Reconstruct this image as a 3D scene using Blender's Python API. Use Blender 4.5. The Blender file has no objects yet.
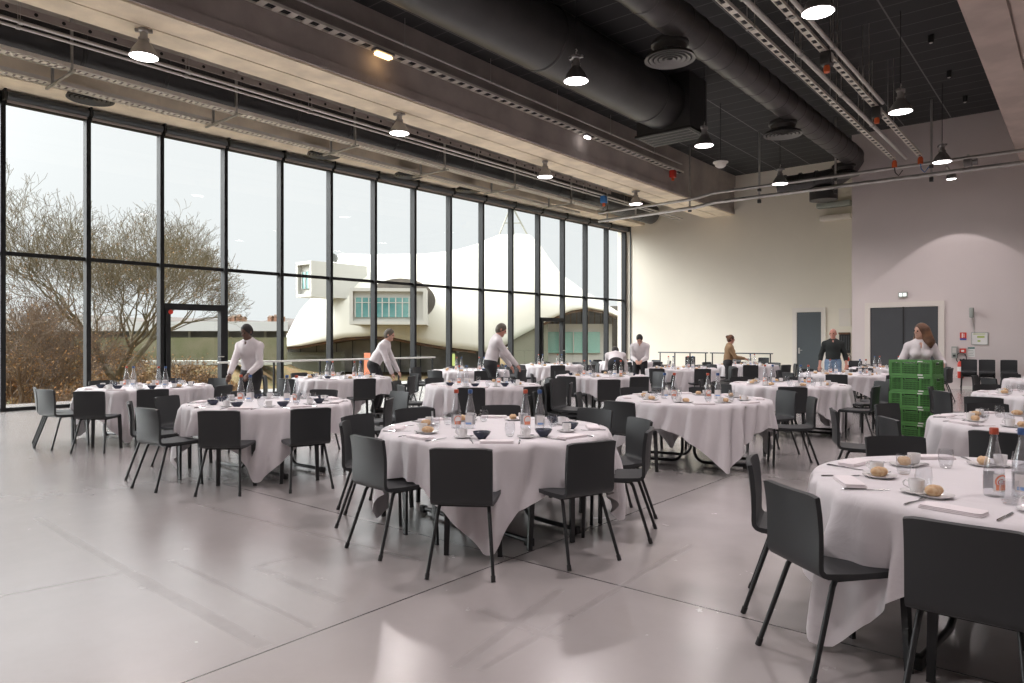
import bpy, math, random
import numpy as np
from math import sin, cos, pi, radians, atan2, sqrt, hypot
from mathutils import Vector, Matrix

S = bpy.context.scene
COL = S.collection
random.seed(7)

# ---------------------------------------------------------------- camera, world, exposure, lights
YAW = radians(39.55)
CH = 1.47
FPX = 700.0
HOR = 340.0
cam_d = bpy.data.cameras.new('camera')
cam_d.sensor_width = 36.0
cam_d.lens = 36.0 * FPX / 1024.0
cam_d.shift_y = -(341.5 - HOR) / 1024.0
cam_d.clip_end = 2000
cam = bpy.data.objects.new('camera', cam_d)
COL.objects.link(cam)
cam.location = (0, 0, CH)
cam.rotation_euler = (radians(90), 0, YAW)
S.camera = cam

world = bpy.data.worlds.new('overcast_sky')
S.world = world
world.use_nodes = True
WN = world.node_tree
WN.nodes.clear()
w_out = WN.nodes.new('ShaderNodeOutputWorld')
w_bg = WN.nodes.new('ShaderNodeBackground')
w_tc = WN.nodes.new('ShaderNodeTexCoord')
w_sep = WN.nodes.new('ShaderNodeSeparateXYZ')
w_ramp = WN.nodes.new('ShaderNodeValToRGB')
w_noise = WN.nodes.new('ShaderNodeTexNoise')
w_noise.inputs['Scale'].default_value = 2.2
w_noise.inputs['Detail'].default_value = 3
w_mix = WN.nodes.new('ShaderNodeMix'); w_mix.data_type = 'RGBA'; w_mix.blend_type = 'MULTIPLY'
w_mix.inputs[0].default_value = 0.12
WN.links.new(w_tc.outputs['Generated'], w_sep.inputs[0])
WN.links.new(w_sep.outputs['Z'], w_ramp.inputs[0])
WN.links.new(w_tc.outputs['Generated'], w_noise.inputs['Vector'])
WN.links.new(w_ramp.outputs[0], w_mix.inputs[6])
WN.links.new(w_noise.outputs[0], w_mix.inputs[7])
WN.links.new(w_mix.outputs[2], w_bg.inputs[0])
# brighter sky patch, added outside the view to strengthen the daylight indoors
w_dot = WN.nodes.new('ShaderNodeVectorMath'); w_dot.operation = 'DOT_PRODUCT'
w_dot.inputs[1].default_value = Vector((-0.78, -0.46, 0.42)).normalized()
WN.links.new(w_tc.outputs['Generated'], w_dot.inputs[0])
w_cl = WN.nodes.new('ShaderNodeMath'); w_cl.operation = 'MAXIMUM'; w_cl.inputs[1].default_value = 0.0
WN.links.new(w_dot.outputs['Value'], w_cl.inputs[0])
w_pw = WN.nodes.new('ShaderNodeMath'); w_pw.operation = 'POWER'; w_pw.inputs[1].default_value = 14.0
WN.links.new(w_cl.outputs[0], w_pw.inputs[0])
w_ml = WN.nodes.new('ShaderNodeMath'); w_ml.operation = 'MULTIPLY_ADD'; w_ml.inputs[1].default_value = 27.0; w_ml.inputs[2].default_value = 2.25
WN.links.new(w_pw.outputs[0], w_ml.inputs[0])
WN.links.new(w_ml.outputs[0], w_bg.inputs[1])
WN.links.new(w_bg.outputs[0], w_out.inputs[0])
w_ramp.color_ramp.elements[0].position = 0.0
w_ramp.color_ramp.elements[0].color = (0.378, 0.392, 0.397, 1)
w_ramp.color_ramp.elements[1].position = 0.62
w_ramp.color_ramp.elements[1].color = (1.5, 1.5, 1.5, 1)
w_e = w_ramp.color_ramp.elements.new(0.29); w_e.color = (0.412, 0.42, 0.425, 1)
w_bg.inputs[1].default_value = 2.3

vs = S.view_settings
vs.view_transform = 'Standard'
vs.look = 'None'
vs.exposure = 0.14
vs.gamma = 1.0
vs.use_curve_mapping = False
S.cycles.use_denoising = True
S.cycles.max_bounces = 8
S.cycles.diffuse_bounces = 4
S.cycles.glossy_bounces = 3
S.cycles.transmission_bounces = 6
S.cycles.transparent_max_bounces = 16
S.cycles.sample_clamp_indirect = 4.0
S.cycles.caustics_reflective = False
S.cycles.caustics_refractive = False

LAMP_W = 470.0
LAMP_COL = (1.0, 0.905, 0.91)
LAMP_Z = 6.1
LAMP_ROWS = {-11.95: (5.0, 10.5, 15.95, 21.1), -7.1: (-0.4, 5.0, 10.4, 15.8, 21.1),
             -2.97: (-0.4, 5.0, 10.4, 16.0, 21.2), 1.2: (-0.4, 5.0, 10.4, 16.0)}

def lamp_light(parent):
    ld = bpy.data.lights.new('lamp_beam', 'SPOT')
    ld.energy = LAMP_W
    ld.color = LAMP_COL
    ld.spot_size = radians(150)
    ld.spot_blend = 0.75
    ld.shadow_soft_size = 0.16
    lo = bpy.data.objects.new('lamp_beam', ld)
    COL.objects.link(lo)
    lo.parent = parent
    lo.location = (0, 0, -0.03)
    return lo

# ---------------------------------------------------------------- maths
FWD = Vector((-sin(YAW), cos(YAW), 0))
RGT = Vector((cos(YAW), sin(YAW), 0))

def P(lat, dep, z=0.0):                      # camera-plan coordinates (metres) to room coordinates
    v = FWD * dep + RGT * lat
    return Vector((v.x, v.y, z))

def at(px, py, dep):
    return P((px - 512) / FPX * dep, dep, CH + (HOR - py) / FPX * dep)

def sm(a, b, t):
    t = max(0.0, min(1.0, (t - a) / (b - a)))
    return t * t * (3 - 2 * t)

def lerp(pts, x):
    if x <= pts[0][0]: return pts[0][1]
    for (a, b), (c, d) in zip(pts, pts[1:]):
        if x <= c: return b + (d - b) * (x - a) / (c - a)
    return pts[-1][1]

# ---------------------------------------------------------------- materials
def new_mat(name):
    m = bpy.data.materials.new(name)
    m.use_nodes = True
    return m, m.node_tree, m.node_tree.nodes['Principled BSDF']

def mat(name, col, rough=0.5, metal=0.0, var=0.0, vscale=8.0, bump=0.0, bscale=60.0, spec=0.5, emit=None, estr=0.0, alt=None):
    m, nt, b = new_mat(name)
    b.inputs['Base Color'].default_value = (*col, 1)
    b.inputs['Roughness'].default_value = rough
    b.inputs['Metallic'].default_value = metal
    b.inputs['Specular IOR Level'].default_value = spec
    tc = nt.nodes.new('ShaderNodeTexCoord')
    if var > 0 or alt:
        n = nt.nodes.new('ShaderNodeTexNoise')
        n.inputs['Scale'].default_value = vscale
        n.inputs['Detail'].default_value = 5
        nt.links.new(tc.outputs['Object'], n.inputs['Vector'])
        r = nt.nodes.new('ShaderNodeValToRGB')
        a2 = alt or tuple(c * (1 - var) for c in col)
        a1 = col if alt else tuple(min(1, c * (1 + var * 0.5)) for c in col)
        r.color_ramp.elements[0].position = 0.35
        r.color_ramp.elements[0].color = (*a2, 1)
        r.color_ramp.elements[1].position = 0.65
        r.color_ramp.elements[1].color = (*a1, 1)
        nt.links.new(n.outputs[0], r.inputs[0])
        nt.links.new(r.outputs[0], b.inputs['Base Color'])
    if bump > 0:
        n2 = nt.nodes.new('ShaderNodeTexNoise')
        n2.inputs['Scale'].default_value = bscale
        n2.inputs['Detail'].default_value = 4
        nt.links.new(tc.outputs['Object'], n2.inputs['Vector'])
        bp = nt.nodes.new('ShaderNodeBump')
        bp.inputs['Strength'].default_value = bump
        bp.inputs['Distance'].default_value = 0.01
        nt.links.new(n2.outputs[0], bp.inputs['Height'])
        nt.links.new(bp.outputs[0], b.inputs['Normal'])
    if emit:
        b.inputs['Emission Color'].default_value = (*emit, 1)
        b.inputs['Emission Strength'].default_value = estr
    return m

def glass_mat(name, tint, refl=1.0, rough=0.02, ior=1.45):
    m = bpy.data.materials.new(name)
    m.use_nodes = True
    nt = m.node_tree
    nt.nodes.clear()
    o = nt.nodes.new('ShaderNodeOutputMaterial')
    t = nt.nodes.new('ShaderNodeBsdfTransparent')
    t.inputs[0].default_value = (*tint, 1)
    g = nt.nodes.new('ShaderNodeBsdfGlossy')
    g.inputs['Roughness'].default_value = rough
    g.inputs['Color'].default_value = (refl, refl, refl, 1)
    lw = nt.nodes.new('ShaderNodeLayerWeight'); lw.inputs[0].default_value = 0.5
    pw = nt.nodes.new('ShaderNodeMath'); pw.operation = 'POWER'; pw.inputs[1].default_value = 3.5
    nt.links.new(lw.outputs['Facing'], pw.inputs[0])
    f = nt.nodes.new('ShaderNodeMath'); f.operation = 'MULTIPLY_ADD'; f.inputs[1].default_value = 0.75; f.inputs[2].default_value = ((ior - 1) / (ior + 1)) ** 2
    nt.links.new(pw.outputs[0], f.inputs[0])
    mx = nt.nodes.new('ShaderNodeMixShader')
    nt.links.new(f.outputs[0], mx.inputs[0])
    nt.links.new(t.outputs[0], mx.inputs[1])
    nt.links.new(g.outputs[0], mx.inputs[2])
    nt.links.new(mx.outputs[0], o.inputs[0])
    return m

M = {}
M['wall'] = mat('daylight_tinted_wall_paint', (0.74, 0.695, 0.60), 0.75, var=0.03, vscale=0.6)  # cream cast of the daylight is put into the wall colour
M['wall2'] = mat('lamp_tinted_wall_paint', (0.66, 0.60, 0.585), 0.75, var=0.03, vscale=0.6)  # pinkish cast of the lamps is put into the wall colour
M['white'] = mat('white_paint', (0.75, 0.73, 0.69), 0.5)
M['trim'] = mat('pale_trim', (0.70, 0.655, 0.60), 0.6)
M['concrete'] = mat('raw_concrete', (0.42, 0.37, 0.34), 0.85, var=0.18, vscale=1.2, bump=0.25, bscale=25)
M['cream_concrete'] = mat('cream_concrete', (0.88, 0.77, 0.60), 0.8, var=0.16, vscale=1.5, bump=0.2, bscale=30)
M['beam2'] = mat('pinkish_concrete', (0.52, 0.43, 0.385), 0.85, var=0.15, vscale=1.3, bump=0.25, bscale=25)
M['frame'] = mat('black_window_metal', (0.013, 0.014, 0.015), 0.6, metal=0.0, spec=0.3)
M['frame_side'] = mat('dark_grey_metal', (0.05, 0.055, 0.06), 0.4, metal=0.2)
M['duct'] = mat('black_duct_paint', (0.035, 0.034, 0.034), 0.42, var=0.25, vscale=1.5)
M['duct2'] = mat('spiral_duct_paint', (0.06, 0.055, 0.055), 0.36, metal=0.15, var=0.3, vscale=2.0)
M['galv'] = mat('galvanised_steel', (0.50, 0.49, 0.47), 0.38, metal=0.75, var=0.15, vscale=5)
M['pipe_white'] = mat('pale_conduit', (0.60, 0.58, 0.55), 0.4, metal=0.3)
M['tray'] = mat('cable_tray_steel', (0.80, 0.76, 0.68), 0.45, metal=0.3, var=0.1, vscale=3)
M['dark_pipe'] = mat('dark_steel', (0.06, 0.06, 0.06), 0.4, metal=0.4)
M['chair'] = mat('charcoal_chair_shell', (0.019, 0.021, 0.023), 0.5, bump=0.05, bscale=220)
M['chair_leg'] = mat('black_steel_leg', (0.016, 0.017, 0.018), 0.38, metal=0.2)
M['black'] = mat('black_rubber', (0.012, 0.012, 0.012), 0.6)
M['door'] = mat('slate_door_paint', (0.075, 0.09, 0.10), 0.45, var=0.05, vscale=2)
M['door2'] = mat('charcoal_door_paint', (0.062, 0.067, 0.073), 0.45, var=0.05, vscale=2)
M['china'] = mat('white_china', (0.72, 0.71, 0.71), 0.12)
M['napkin'] = mat('napkin_linen', (0.74, 0.685, 0.70), 0.85, bump=0.1, bscale=300)
M['steel'] = mat('cutlery_steel', (0.55, 0.55, 0.56), 0.18, metal=1.0)
M['bread'] = mat('bread_crust', (0.46, 0.26, 0.12), 0.7, alt=(0.62, 0.47, 0.30), vscale=40, bump=0.4, bscale=60)
M['bowl'] = mat('blue_black_glaze', (0.030, 0.038, 0.065), 0.18, var=0.3, vscale=20)
M['cap_red'] = mat('orange_red_cap', (0.40, 0.065, 0.03), 0.4)
M['cap_blue'] = mat('blue_cap', (0.03, 0.08, 0.22), 0.4)
M['label_white'] = mat('paper_label', (0.75, 0.73, 0.72), 0.6)
M['label_orange'] = mat('orange_label_print', (0.75, 0.27, 0.16), 0.6)
M['label_blue'] = mat('blue_label_print', (0.25, 0.42, 0.72), 0.6)
M['label_red'] = mat('red_label_lettering', (0.60, 0.03, 0.03), 0.6)
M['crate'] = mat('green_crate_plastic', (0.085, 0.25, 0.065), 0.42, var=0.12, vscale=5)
M['crate_shade'] = mat('crate_interior_shade', (0.012, 0.04, 0.014), 0.5)  # crate green darkened to stand for the shade inside
M['lens'] = mat('lit_lamp_glass', (1, 1, 1), 0.4, emit=(1.0, 0.93, 0.92), estr=9.0)
M['lens_warm'] = mat('lit_warm_lamp_glass', (1, 1, 1), 0.4, emit=(1.0, 0.62, 0.28), estr=6.0)
M['shade'] = mat('spun_aluminium', (0.33, 0.32, 0.32), 0.35, metal=0.7)
M['red'] = mat('red_paint', (0.62, 0.05, 0.03), 0.4)
M['redorange'] = mat('orange_red_plastic', (0.70, 0.13, 0.04), 0.45)
M['blue'] = mat('blue_plastic', (0.05, 0.20, 0.50), 0.45)
M['sign_blue'] = mat('sign_blue_print', (0.06, 0.10, 0.38), 0.5)
M['paper'] = mat('white_paper', (0.78, 0.78, 0.76), 0.6)
M['green_print'] = mat('green_print', (0.45, 0.55, 0.18), 0.6)
M['teal_print'] = mat('dark_teal_print', (0.04, 0.16, 0.14), 0.6)
M['greybox'] = mat('grey_green_plastic', (0.33, 0.36, 0.33), 0.5)
M['rail'] = mat('pale_handrail_paint', (0.62, 0.62, 0.59), 0.35)
M['glass'] = glass_mat('window_glass', (0.955, 0.975, 0.965), 0.8, 0.0)
M['tumbler'] = glass_mat('tumbler_glass', (0.955, 0.96, 0.965), 0.9, 0.02, 1.4)
M['bottle'] = glass_mat('clear_bottle_glass', (0.90, 0.91, 0.925), 1.0, 0.06, 2.1)
M['skin_dark'] = mat('deep_brown_skin', (0.11, 0.055, 0.035), 0.5)
M['skin'] = mat('fair_skin', (0.56, 0.33, 0.25), 0.5)
M['skin_red'] = mat('ruddy_skin', (0.50, 0.24, 0.18), 0.5)
M['shirt'] = mat('white_cotton_shirt', (0.66, 0.62, 0.63), 0.8, var=0.08, vscale=9, bump=0.3, bscale=30)
M['knit'] = mat('charcoal_sweater', (0.022, 0.027, 0.026), 0.9, bump=0.3, bscale=120)
M['tan'] = mat('tan_jacket_cloth', (0.30, 0.19, 0.10), 0.85, var=0.1)
M['trousers'] = mat('black_trouser_cloth', (0.018, 0.018, 0.02), 0.85, bump=0.2, bscale=40)
M['jeans'] = mat('faded_blue_denim', (0.20, 0.30, 0.44), 0.85, var=0.25, vscale=9)
M['hair_black'] = mat('black_hair', (0.015, 0.013, 0.012), 0.6, bump=0.5, bscale=90)
M['hair_grey'] = mat('grey_brown_hair', (0.10, 0.085, 0.065), 0.6, bump=0.5, bscale=90)
M['hair_brown'] = mat('brown_hair', (0.075, 0.034, 0.018), 0.55, alt=(0.19, 0.085, 0.035), vscale=7, bump=0.5, bscale=60)
M['eye'] = mat('dark_eye', (0.02, 0.015, 0.012), 0.2)
M['lip'] = mat('lip', (0.36, 0.13, 0.11), 0.5)

def cloth_material():
    m, nt, b = new_mat('white_tablecloth_linen')
    b.inputs['Roughness'].default_value = 0.85
    b.inputs['Base Color'].default_value = (0.63, 0.60, 0.617, 1)
    b.inputs['Sheen Weight'].default_value = 0.15
    tc = nt.nodes.new('ShaderNodeTexCoord')
    n = nt.nodes.new('ShaderNodeTexNoise'); n.inputs['Scale'].default_value = 3.5; n.inputs['Detail'].default_value = 5; n.inputs['Distortion'].default_value = 0.6
    nt.links.new(tc.outputs['Object'], n.inputs['Vector'])
    bp = nt.nodes.new('ShaderNodeBump'); bp.inputs['Strength'].default_value = 0.45; bp.inputs['Distance'].default_value = 0.03
    nt.links.new(n.outputs[0], bp.inputs['Height'])
    nt.links.new(bp.outputs[0], b.inputs['Normal'])
    return m
M['cloth'] = cloth_material()

def math_node(nt, op, a, b=None, c=None):
    n = nt.nodes.new('ShaderNodeMath'); n.operation = op
    for i, v in enumerate((a, b, c)):
        if v is None: continue
        if isinstance(v, (int, float)): n.inputs[i].default_value = v
        else: nt.links.new(v, n.inputs[i])
    return n.outputs[0]

def floor_material():
    m, nt, b = new_mat('polished_concrete_floor')
    tc = nt.nodes.new('ShaderNodeTexCoord')
    sep = nt.nodes.new('ShaderNodeSeparateXYZ')
    nt.links.new(tc.outputs['Object'], sep.inputs[0])
    X, Y = sep.outputs['X'], sep.outputs['Y']
    def noise(scale, detail, rough=0.5):
        n = nt.nodes.new('ShaderNodeTexNoise')
        n.inputs['Scale'].default_value = scale; n.inputs['Detail'].default_value = detail
        n.inputs['Roughness'].default_value = rough
        nt.links.new(tc.outputs['Object'], n.inputs['Vector'])
        return n.outputs[0]
    def ramp(v, stops):
        r = nt.nodes.new('ShaderNodeValToRGB')
        e = r.color_ramp.elements
        e[0].position, e[0].color = stops[0][0], (*stops[0][1], 1)
        e[1].position, e[1].color = stops[-1][0], (*stops[-1][1], 1)
        for p_, c_ in stops[1:-1]:
            q = e.new(p_); q.color = (*c_, 1)
        nt.links.new(v, r.inputs[0]); return r.outputs[0]
    big = noise(0.45, 6, 0.6); fine = noise(4.0, 8, 0.65)
    c1 = ramp(big, [(0.3, (0.385, 0.352, 0.345)), (0.55, (0.42, 0.388, 0.38)), (0.75, (0.455, 0.425, 0.417))])
    c2 = ramp(fine, [(0.3, (0.80, 0.80, 0.80)), (0.6, (1.0, 1.0, 1.0))])
    mx = nt.nodes.new('ShaderNodeMix'); mx.data_type = 'RGBA'; mx.blend_type = 'MULTIPLY'; mx.inputs[0].default_value = 0.16
    nt.links.new(c1, mx.inputs[6]); nt.links.new(c2, mx.inputs[7])
    # saw-cut joints
    def joint(V, off, w):
        s = math_node(nt, 'ADD', V, off + 540.0)
        f = math_node(nt, 'MODULO', s, 5.4)
        d = math_node(nt, 'ABSOLUTE', math_node(nt, 'SUBTRACT', f, 2.7))
        return math_node(nt, 'GREATER_THAN', d, 2.7 - w)
    j = math_node(nt, 'MAXIMUM', joint(X, 3.0, 0.006), joint(Y, -3.64, 0.006))
    # worn tape residue: (x0,y0,x1,y1,half width)
    def strip(x0, y0, x1, y1, hw):
        dx, dy = x1 - x0, y1 - y0; L = hypot(dx, dy); ux, uy = dx / L, dy / L
        along = math_node(nt, 'ADD', math_node(nt, 'MULTIPLY', X, ux), math_node(nt, 'MULTIPLY', Y, uy))
        across = math_node(nt, 'ADD', math_node(nt, 'MULTIPLY', X, -uy), math_node(nt, 'MULTIPLY', Y, ux))
        a = math_node(nt, 'LESS_THAN', math_node(nt, 'ABSOLUTE', math_node(nt, 'SUBTRACT', along, (x0 * ux + y0 * uy) + L / 2)), L / 2)
        c = math_node(nt, 'LESS_THAN', math_node(nt, 'ABSOLUTE', math_node(nt, 'SUBTRACT', across, (-x0 * uy + y0 * ux))), hw)
        return math_node(nt, 'MULTIPLY', a, c)
    marks = None
    def fp(px, py):
        d = FPX * CH / (py - HOR); v = P((px - 512) / FPX * d, d); return v.x, v.y
    for (a, bb, hw) in [((37, 518), (128, 572), 0.030), ((128, 572), (265, 647), 0.040), ((128, 572), (0, 596), 0.018), ((170, 560), (314, 628), 0.020),
                       ((256, 567), (340, 602), 0.035), ((256, 567), (294, 557), 0.02), ((455, 668), (560, 590), 0.03), ((480, 670), (690, 545), 0.022), ((560, 640), (480, 610), 0.03), ((200, 505), (420, 560), 0.02)]:
        s = strip(*fp(*a), *fp(*bb), hw)
        marks = s if marks is None else math_node(nt, 'MAXIMUM', marks, s)
    wear = math_node(nt, 'MULTIPLY', marks, math_node(nt, 'MULTIPLY', math_node(nt, 'SUBTRACT', fine, 0.25), 0.85))
    mk = nt.nodes.new('ShaderNodeMix'); mk.data_type = 'RGBA'
    nt.links.new(wear, mk.inputs[0]); nt.links.new(mx.outputs[2], mk.inputs[6]); mk.inputs[7].default_value = (0.12, 0.108, 0.10, 1)
    jm = nt.nodes.new('ShaderNodeMix'); jm.data_type = 'RGBA'
    nt.links.new(j, jm.inputs[0]); nt.links.new(mk.outputs[2], jm.inputs[6]); jm.inputs[7].default_value = (0.035, 0.03, 0.03, 1)
    nt.links.new(jm.outputs[2], b.inputs['Base Color'])
    rr = math_node(nt, 'ADD', math_node(nt, 'MULTIPLY', fine, 0.08), 0.22)
    rr2 = math_node(nt, 'ADD', rr, math_node(nt, 'MULTIPLY', wear, 0.25))
    nt.links.new(rr2, b.inputs['Roughness'])
    b.inputs['Specular IOR Level'].default_value = 1.0
    b.inputs['Coat Weight'].default_value = 1.0
    b.inputs['Coat Roughness'].default_value = 0.24
    return m

def ceiling_material():
    m, nt, b = new_mat('black_acoustic_ceiling')
    b.inputs['Roughness'].default_value = 0.9
    tc = nt.nodes.new('ShaderNodeTexCoord'); sep = nt.nodes.new('ShaderNodeSeparateXYZ')
    nt.links.new(tc.outputs['Object'], sep.inputs[0])
    def line(V, off, step, w):
        f = math_node(nt, 'MODULO', math_node(nt, 'ADD', V, off + step * 100), step)
        return math_node(nt, 'LESS_THAN', f, w)
    a = line(sep.outputs['Y'], 0.0, 0.6, 0.025); c = line(sep.outputs['X'], 3.24, 1.25, 0.03)
    k = math_node(nt, 'MAXIMUM', math_node(nt, 'MULTIPLY', a, 0.55), c)
    mx = nt.nodes.new('ShaderNodeMix'); mx.data_type = 'RGBA'
    nt.links.new(k, mx.inputs[0]); mx.inputs[6].default_value = (0.030, 0.030, 0.031, 1); mx.inputs[7].default_value = (0.17, 0.165, 0.16, 1)
    nt.links.new(mx.outputs[2], b.inputs['Base Color'])
    return m
M['floor'] = floor_material()
M['ceil'] = ceiling_material()

# ---------------------------------------------------------------- mesh building
class MB:
    def __init__(s): s.v = []; s.f = []; s.mi = []
    def add(s, vs_, fs_, mi=0):
        o = len(s.v)
        s.v.extend([tuple(q) for q in vs_])
        s.f.extend([tuple(i + o for i in f) for f in fs_])
        s.mi.extend([mi] * len(fs_)); return s
    def box(s, x0, x1, y0, y1, z0, z1, mi=0, T=None, bev=0.0):
        if bev > 0:
            return s.rbox(x0, x1, y0, y1, z0, z1, bev, mi, T)
        vs_ = [Vector((x, y, z)) for z in (z0, z1) for y in (y0, y1) for x in (x0, x1)]
        if T is not None: vs_ = [T @ q for q in vs_]
        return s.add(vs_, [(0, 2, 3, 1), (4, 5, 7, 6), (0, 1, 5, 4), (2, 6, 7, 3), (0, 4, 6, 2), (1, 3, 7, 5)], mi)
    def rbox(s, x0, x1, y0, y1, z0, z1, r, mi=0, T=None, seg=3):
        # box with rounded vertical corners and softened top and bottom edges
        r = min(r, (x1 - x0) / 2.01, (y1 - y0) / 2.01)
        rz = min(r, (z1 - z0) / 2.01)
        rings = []
        lev = [(z0, rz), (z0 + rz * 0.3, rz * 0.3), (z0 + rz, 0), (z1 - rz, 0), (z1 - rz * 0.3, rz * 0.3), (z1, rz)]
        for z, ins in lev:
            ring = []
            for cx, cy, a0 in ((x1 - r, y1 - r, 0), (x0 + r, y1 - r, 90), (x0 + r, y0 + r, 180), (x1 - r, y0 + r, 270)):
                for k in range(seg + 1):
                    a = radians(a0 + 90 * k / seg)
                    rr = r - ins * 0.999
                    ring.append(Vector((cx + rr * cos(a), cy + rr * sin(a), z)))
            rings.append(ring)
        n = len(rings[0]); vs_ = [q for ring in rings for q in ring]; fs_ = []
        for i in range(len(rings) - 1):
            for k in range(n):
                a, b_ = i * n + k, i * n + (k + 1) % n
                fs_.append((a, b_, b_ + n, a + n))
        fs_.append(tuple(range(n - 1, -1, -1))); fs_.append(tuple((len(rings) - 1) * n + k for k in range(n)))
        if T is not None: vs_ = [T @ q for q in vs_]
        return s.add(vs_, fs_, mi)
    def tube(s, pts, r, n=8, mi=0, cap=True, T=None):
        pts = [Vector(p_) for p_ in pts]
        rs = r if isinstance(r, (list, tuple)) else [r] * len(pts)
        rings = []; prev = None
        for i, p_ in enumerate(pts):
            if i == 0: t = pts[1] - pts[0]
            elif i == len(pts) - 1: t = pts[-1] - pts[-2]
            else: t = (pts[i + 1] - p_).normalized() + (p_ - pts[i - 1]).normalized()
            if t.length < 1e-9: t = Vector((0, 0, 1))
            t.normalize()
            if prev is None:
                u = Vector((0, 0, 1)).cross(t)
                if u.length < 0.1: u = Vector((1, 0, 0)).cross(t)
            else:
                u = prev - t * prev.dot(t)
                if u.length < 1e-6: u = Vector((1, 0, 0)).cross(t)
            u.normalize(); prev = u; w = t.cross(u)
            rings.append([p_ + (u * cos(2 * pi * k / n) + w * sin(2 * pi * k / n)) * rs[i] for k in range(n)])
        vs_ = [q for ring in rings for q in ring]; fs_ = []
        for i in range(len(rings) - 1):
            for k in range(n):
                a, b_ = i * n + k, i * n + (k + 1) % n
                fs_.append((a, b_, b_ + n, a + n))
        if cap: fs_.append(tuple(range(n - 1, -1, -1))); fs_.append(tuple((len(rings) - 1) * n + k for k in range(n)))
        if T is not None: vs_ = [T @ q for q in vs_]
        return s.add(vs_, fs_, mi)
    def lathe(s, prof, n=24, c=(0, 0, 0), mi=0, T=None, cap0=False, cap1=False):
        vs_ = []
        for r, z in prof:
            for k in range(n):
                a = 2 * pi * k / n
                vs_.append(Vector((c[0] + r * cos(a), c[1] + r * sin(a), c[2] + z)))
        fs_ = []
        for i in range(len(prof) - 1):
            for k in range(n):
                a, b_ = i * n + k, i * n + (k + 1) % n
                fs_.append((a, b_, b_ + n, a + n))
        if cap0: fs_.append(tuple(range(n - 1, -1, -1)))
        if cap1: fs_.append(tuple((len(prof) - 1) * n + k for k in range(n)))
        if T is not None: vs_ = [T @ q for q in vs_]
        return s.add(vs_, fs_, mi)
    def sheet(s, fn, nu, nv, th, mi=0):
        """closed thick sheet; fn(u,v)->(point, normal) u,v in 0..1"""
        top = []; bot = []
        for i in range(nu + 1):
            for j in range(nv + 1):
                p_, nrm = fn(i / nu, j / nv)
                top.append(p_ + nrm * th / 2); bot.append(p_ - nrm * th / 2)
        N = len(top); w = nv + 1; fs_ = []
        for i in range(nu):
            for j in range(nv):
                a, b_, c_, d_ = i * w + j, (i + 1) * w + j, (i + 1) * w + j + 1, i * w + j + 1
                fs_.append((a, b_, c_, d_)); fs_.append((N + a, N + d_, N + c_, N + b_))
        for i in range(nu):
            a, b_ = i * w, (i + 1) * w; fs_.append((a, N + a, N + b_, b_))
            a, b_ = i * w + nv, (i + 1) * w + nv; fs_.append((a, b_, N + b_, N + a))
        for j in range(nv):
            a, b_ = j, j + 1; fs_.append((a, b_, N + b_, N + a))
            a, b_ = nu * w + j, nu * w + j + 1; fs_.append((a, N + a, N + b_, b_))
        return s.add(top + bot, fs_, mi)
    def mesh(s, name, mats, smooth=True, ang=38):
        me = bpy.data.meshes.new(name)
        me.from_pydata(s.v, [], s.f)
        if not isinstance(mats, (list, tuple)): mats = [mats]
        for m_ in mats: me.materials.append(m_)
        if len(mats) > 1: me.polygons.foreach_set('material_index', s.mi)
        me.update()
        if smooth:
            me.shade_smooth(); me.set_sharp_from_angle(angle=radians(ang))
        return me
    def obj(s, name, mats, parent=None, loc=None, rz=None, smooth=True, ang=38):
        o = bpy.data.objects.new(name, s.mesh(name, mats, smooth, ang))
        COL.objects.link(o)
        if parent is not None: o.parent = parent
        if loc is not None: o.location = loc
        if rz is not None: o.rotation_euler = (0, 0, rz)
        return o

def tag(o, label=None, cat=None, group=None, kind=None):
    if label: o['label'] = label
    if cat: o['category'] = cat
    if group: o['group'] = group
    if kind: o['kind'] = kind
    return o

def thing(name, label, cat, loc=(0, 0, 0), rz=0.0, group=None):
    o = bpy.data.objects.new(name, None)
    o.empty_display_size = 0.1
    COL.objects.link(o)
    o.location = loc; o.rotation_euler = (0, 0, rz)
    return tag(o, label, cat, group)

def struct(name, mb, m, smooth=False):
    return tag(mb.obj(name, m, smooth=smooth), kind='structure')

KIDS = {}
def proto_kids(o):
    return [c for c in COL.objects if c.parent == o]

def dup(proto, kids, loc, rz, label, group, cat=None):
    """copy a thing with its parts (and their sub-parts)"""
    r = proto.copy(); COL.objects.link(r)
    r.location = loc; r.rotation_euler = (0, 0, rz); r['label'] = label
    if group: r['group'] = group
    for k, subs in kids:
        c = k.copy(); COL.objects.link(c); c.parent = r
        for s_ in subs:
            d = s_.copy(); COL.objects.link(d); d.parent = c
    return r

class Kind:
    """first placement uses the prototype itself, later ones are copies"""
    def __init__(s, build): s.build = build; s.p = None
    def put(s, loc, rz, label, group=None):
        if s.p is None:
            s.p = s.build(); s.kids = [(k, proto_kids(k)) for k in proto_kids(s.p)]
            s.p.location = loc; s.p.rotation_euler = (0, 0, rz); s.p['label'] = label
            if group: s.p['group'] = group
            return s.p
        return dup(s.p, s.kids, loc, rz, label, group)
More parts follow.
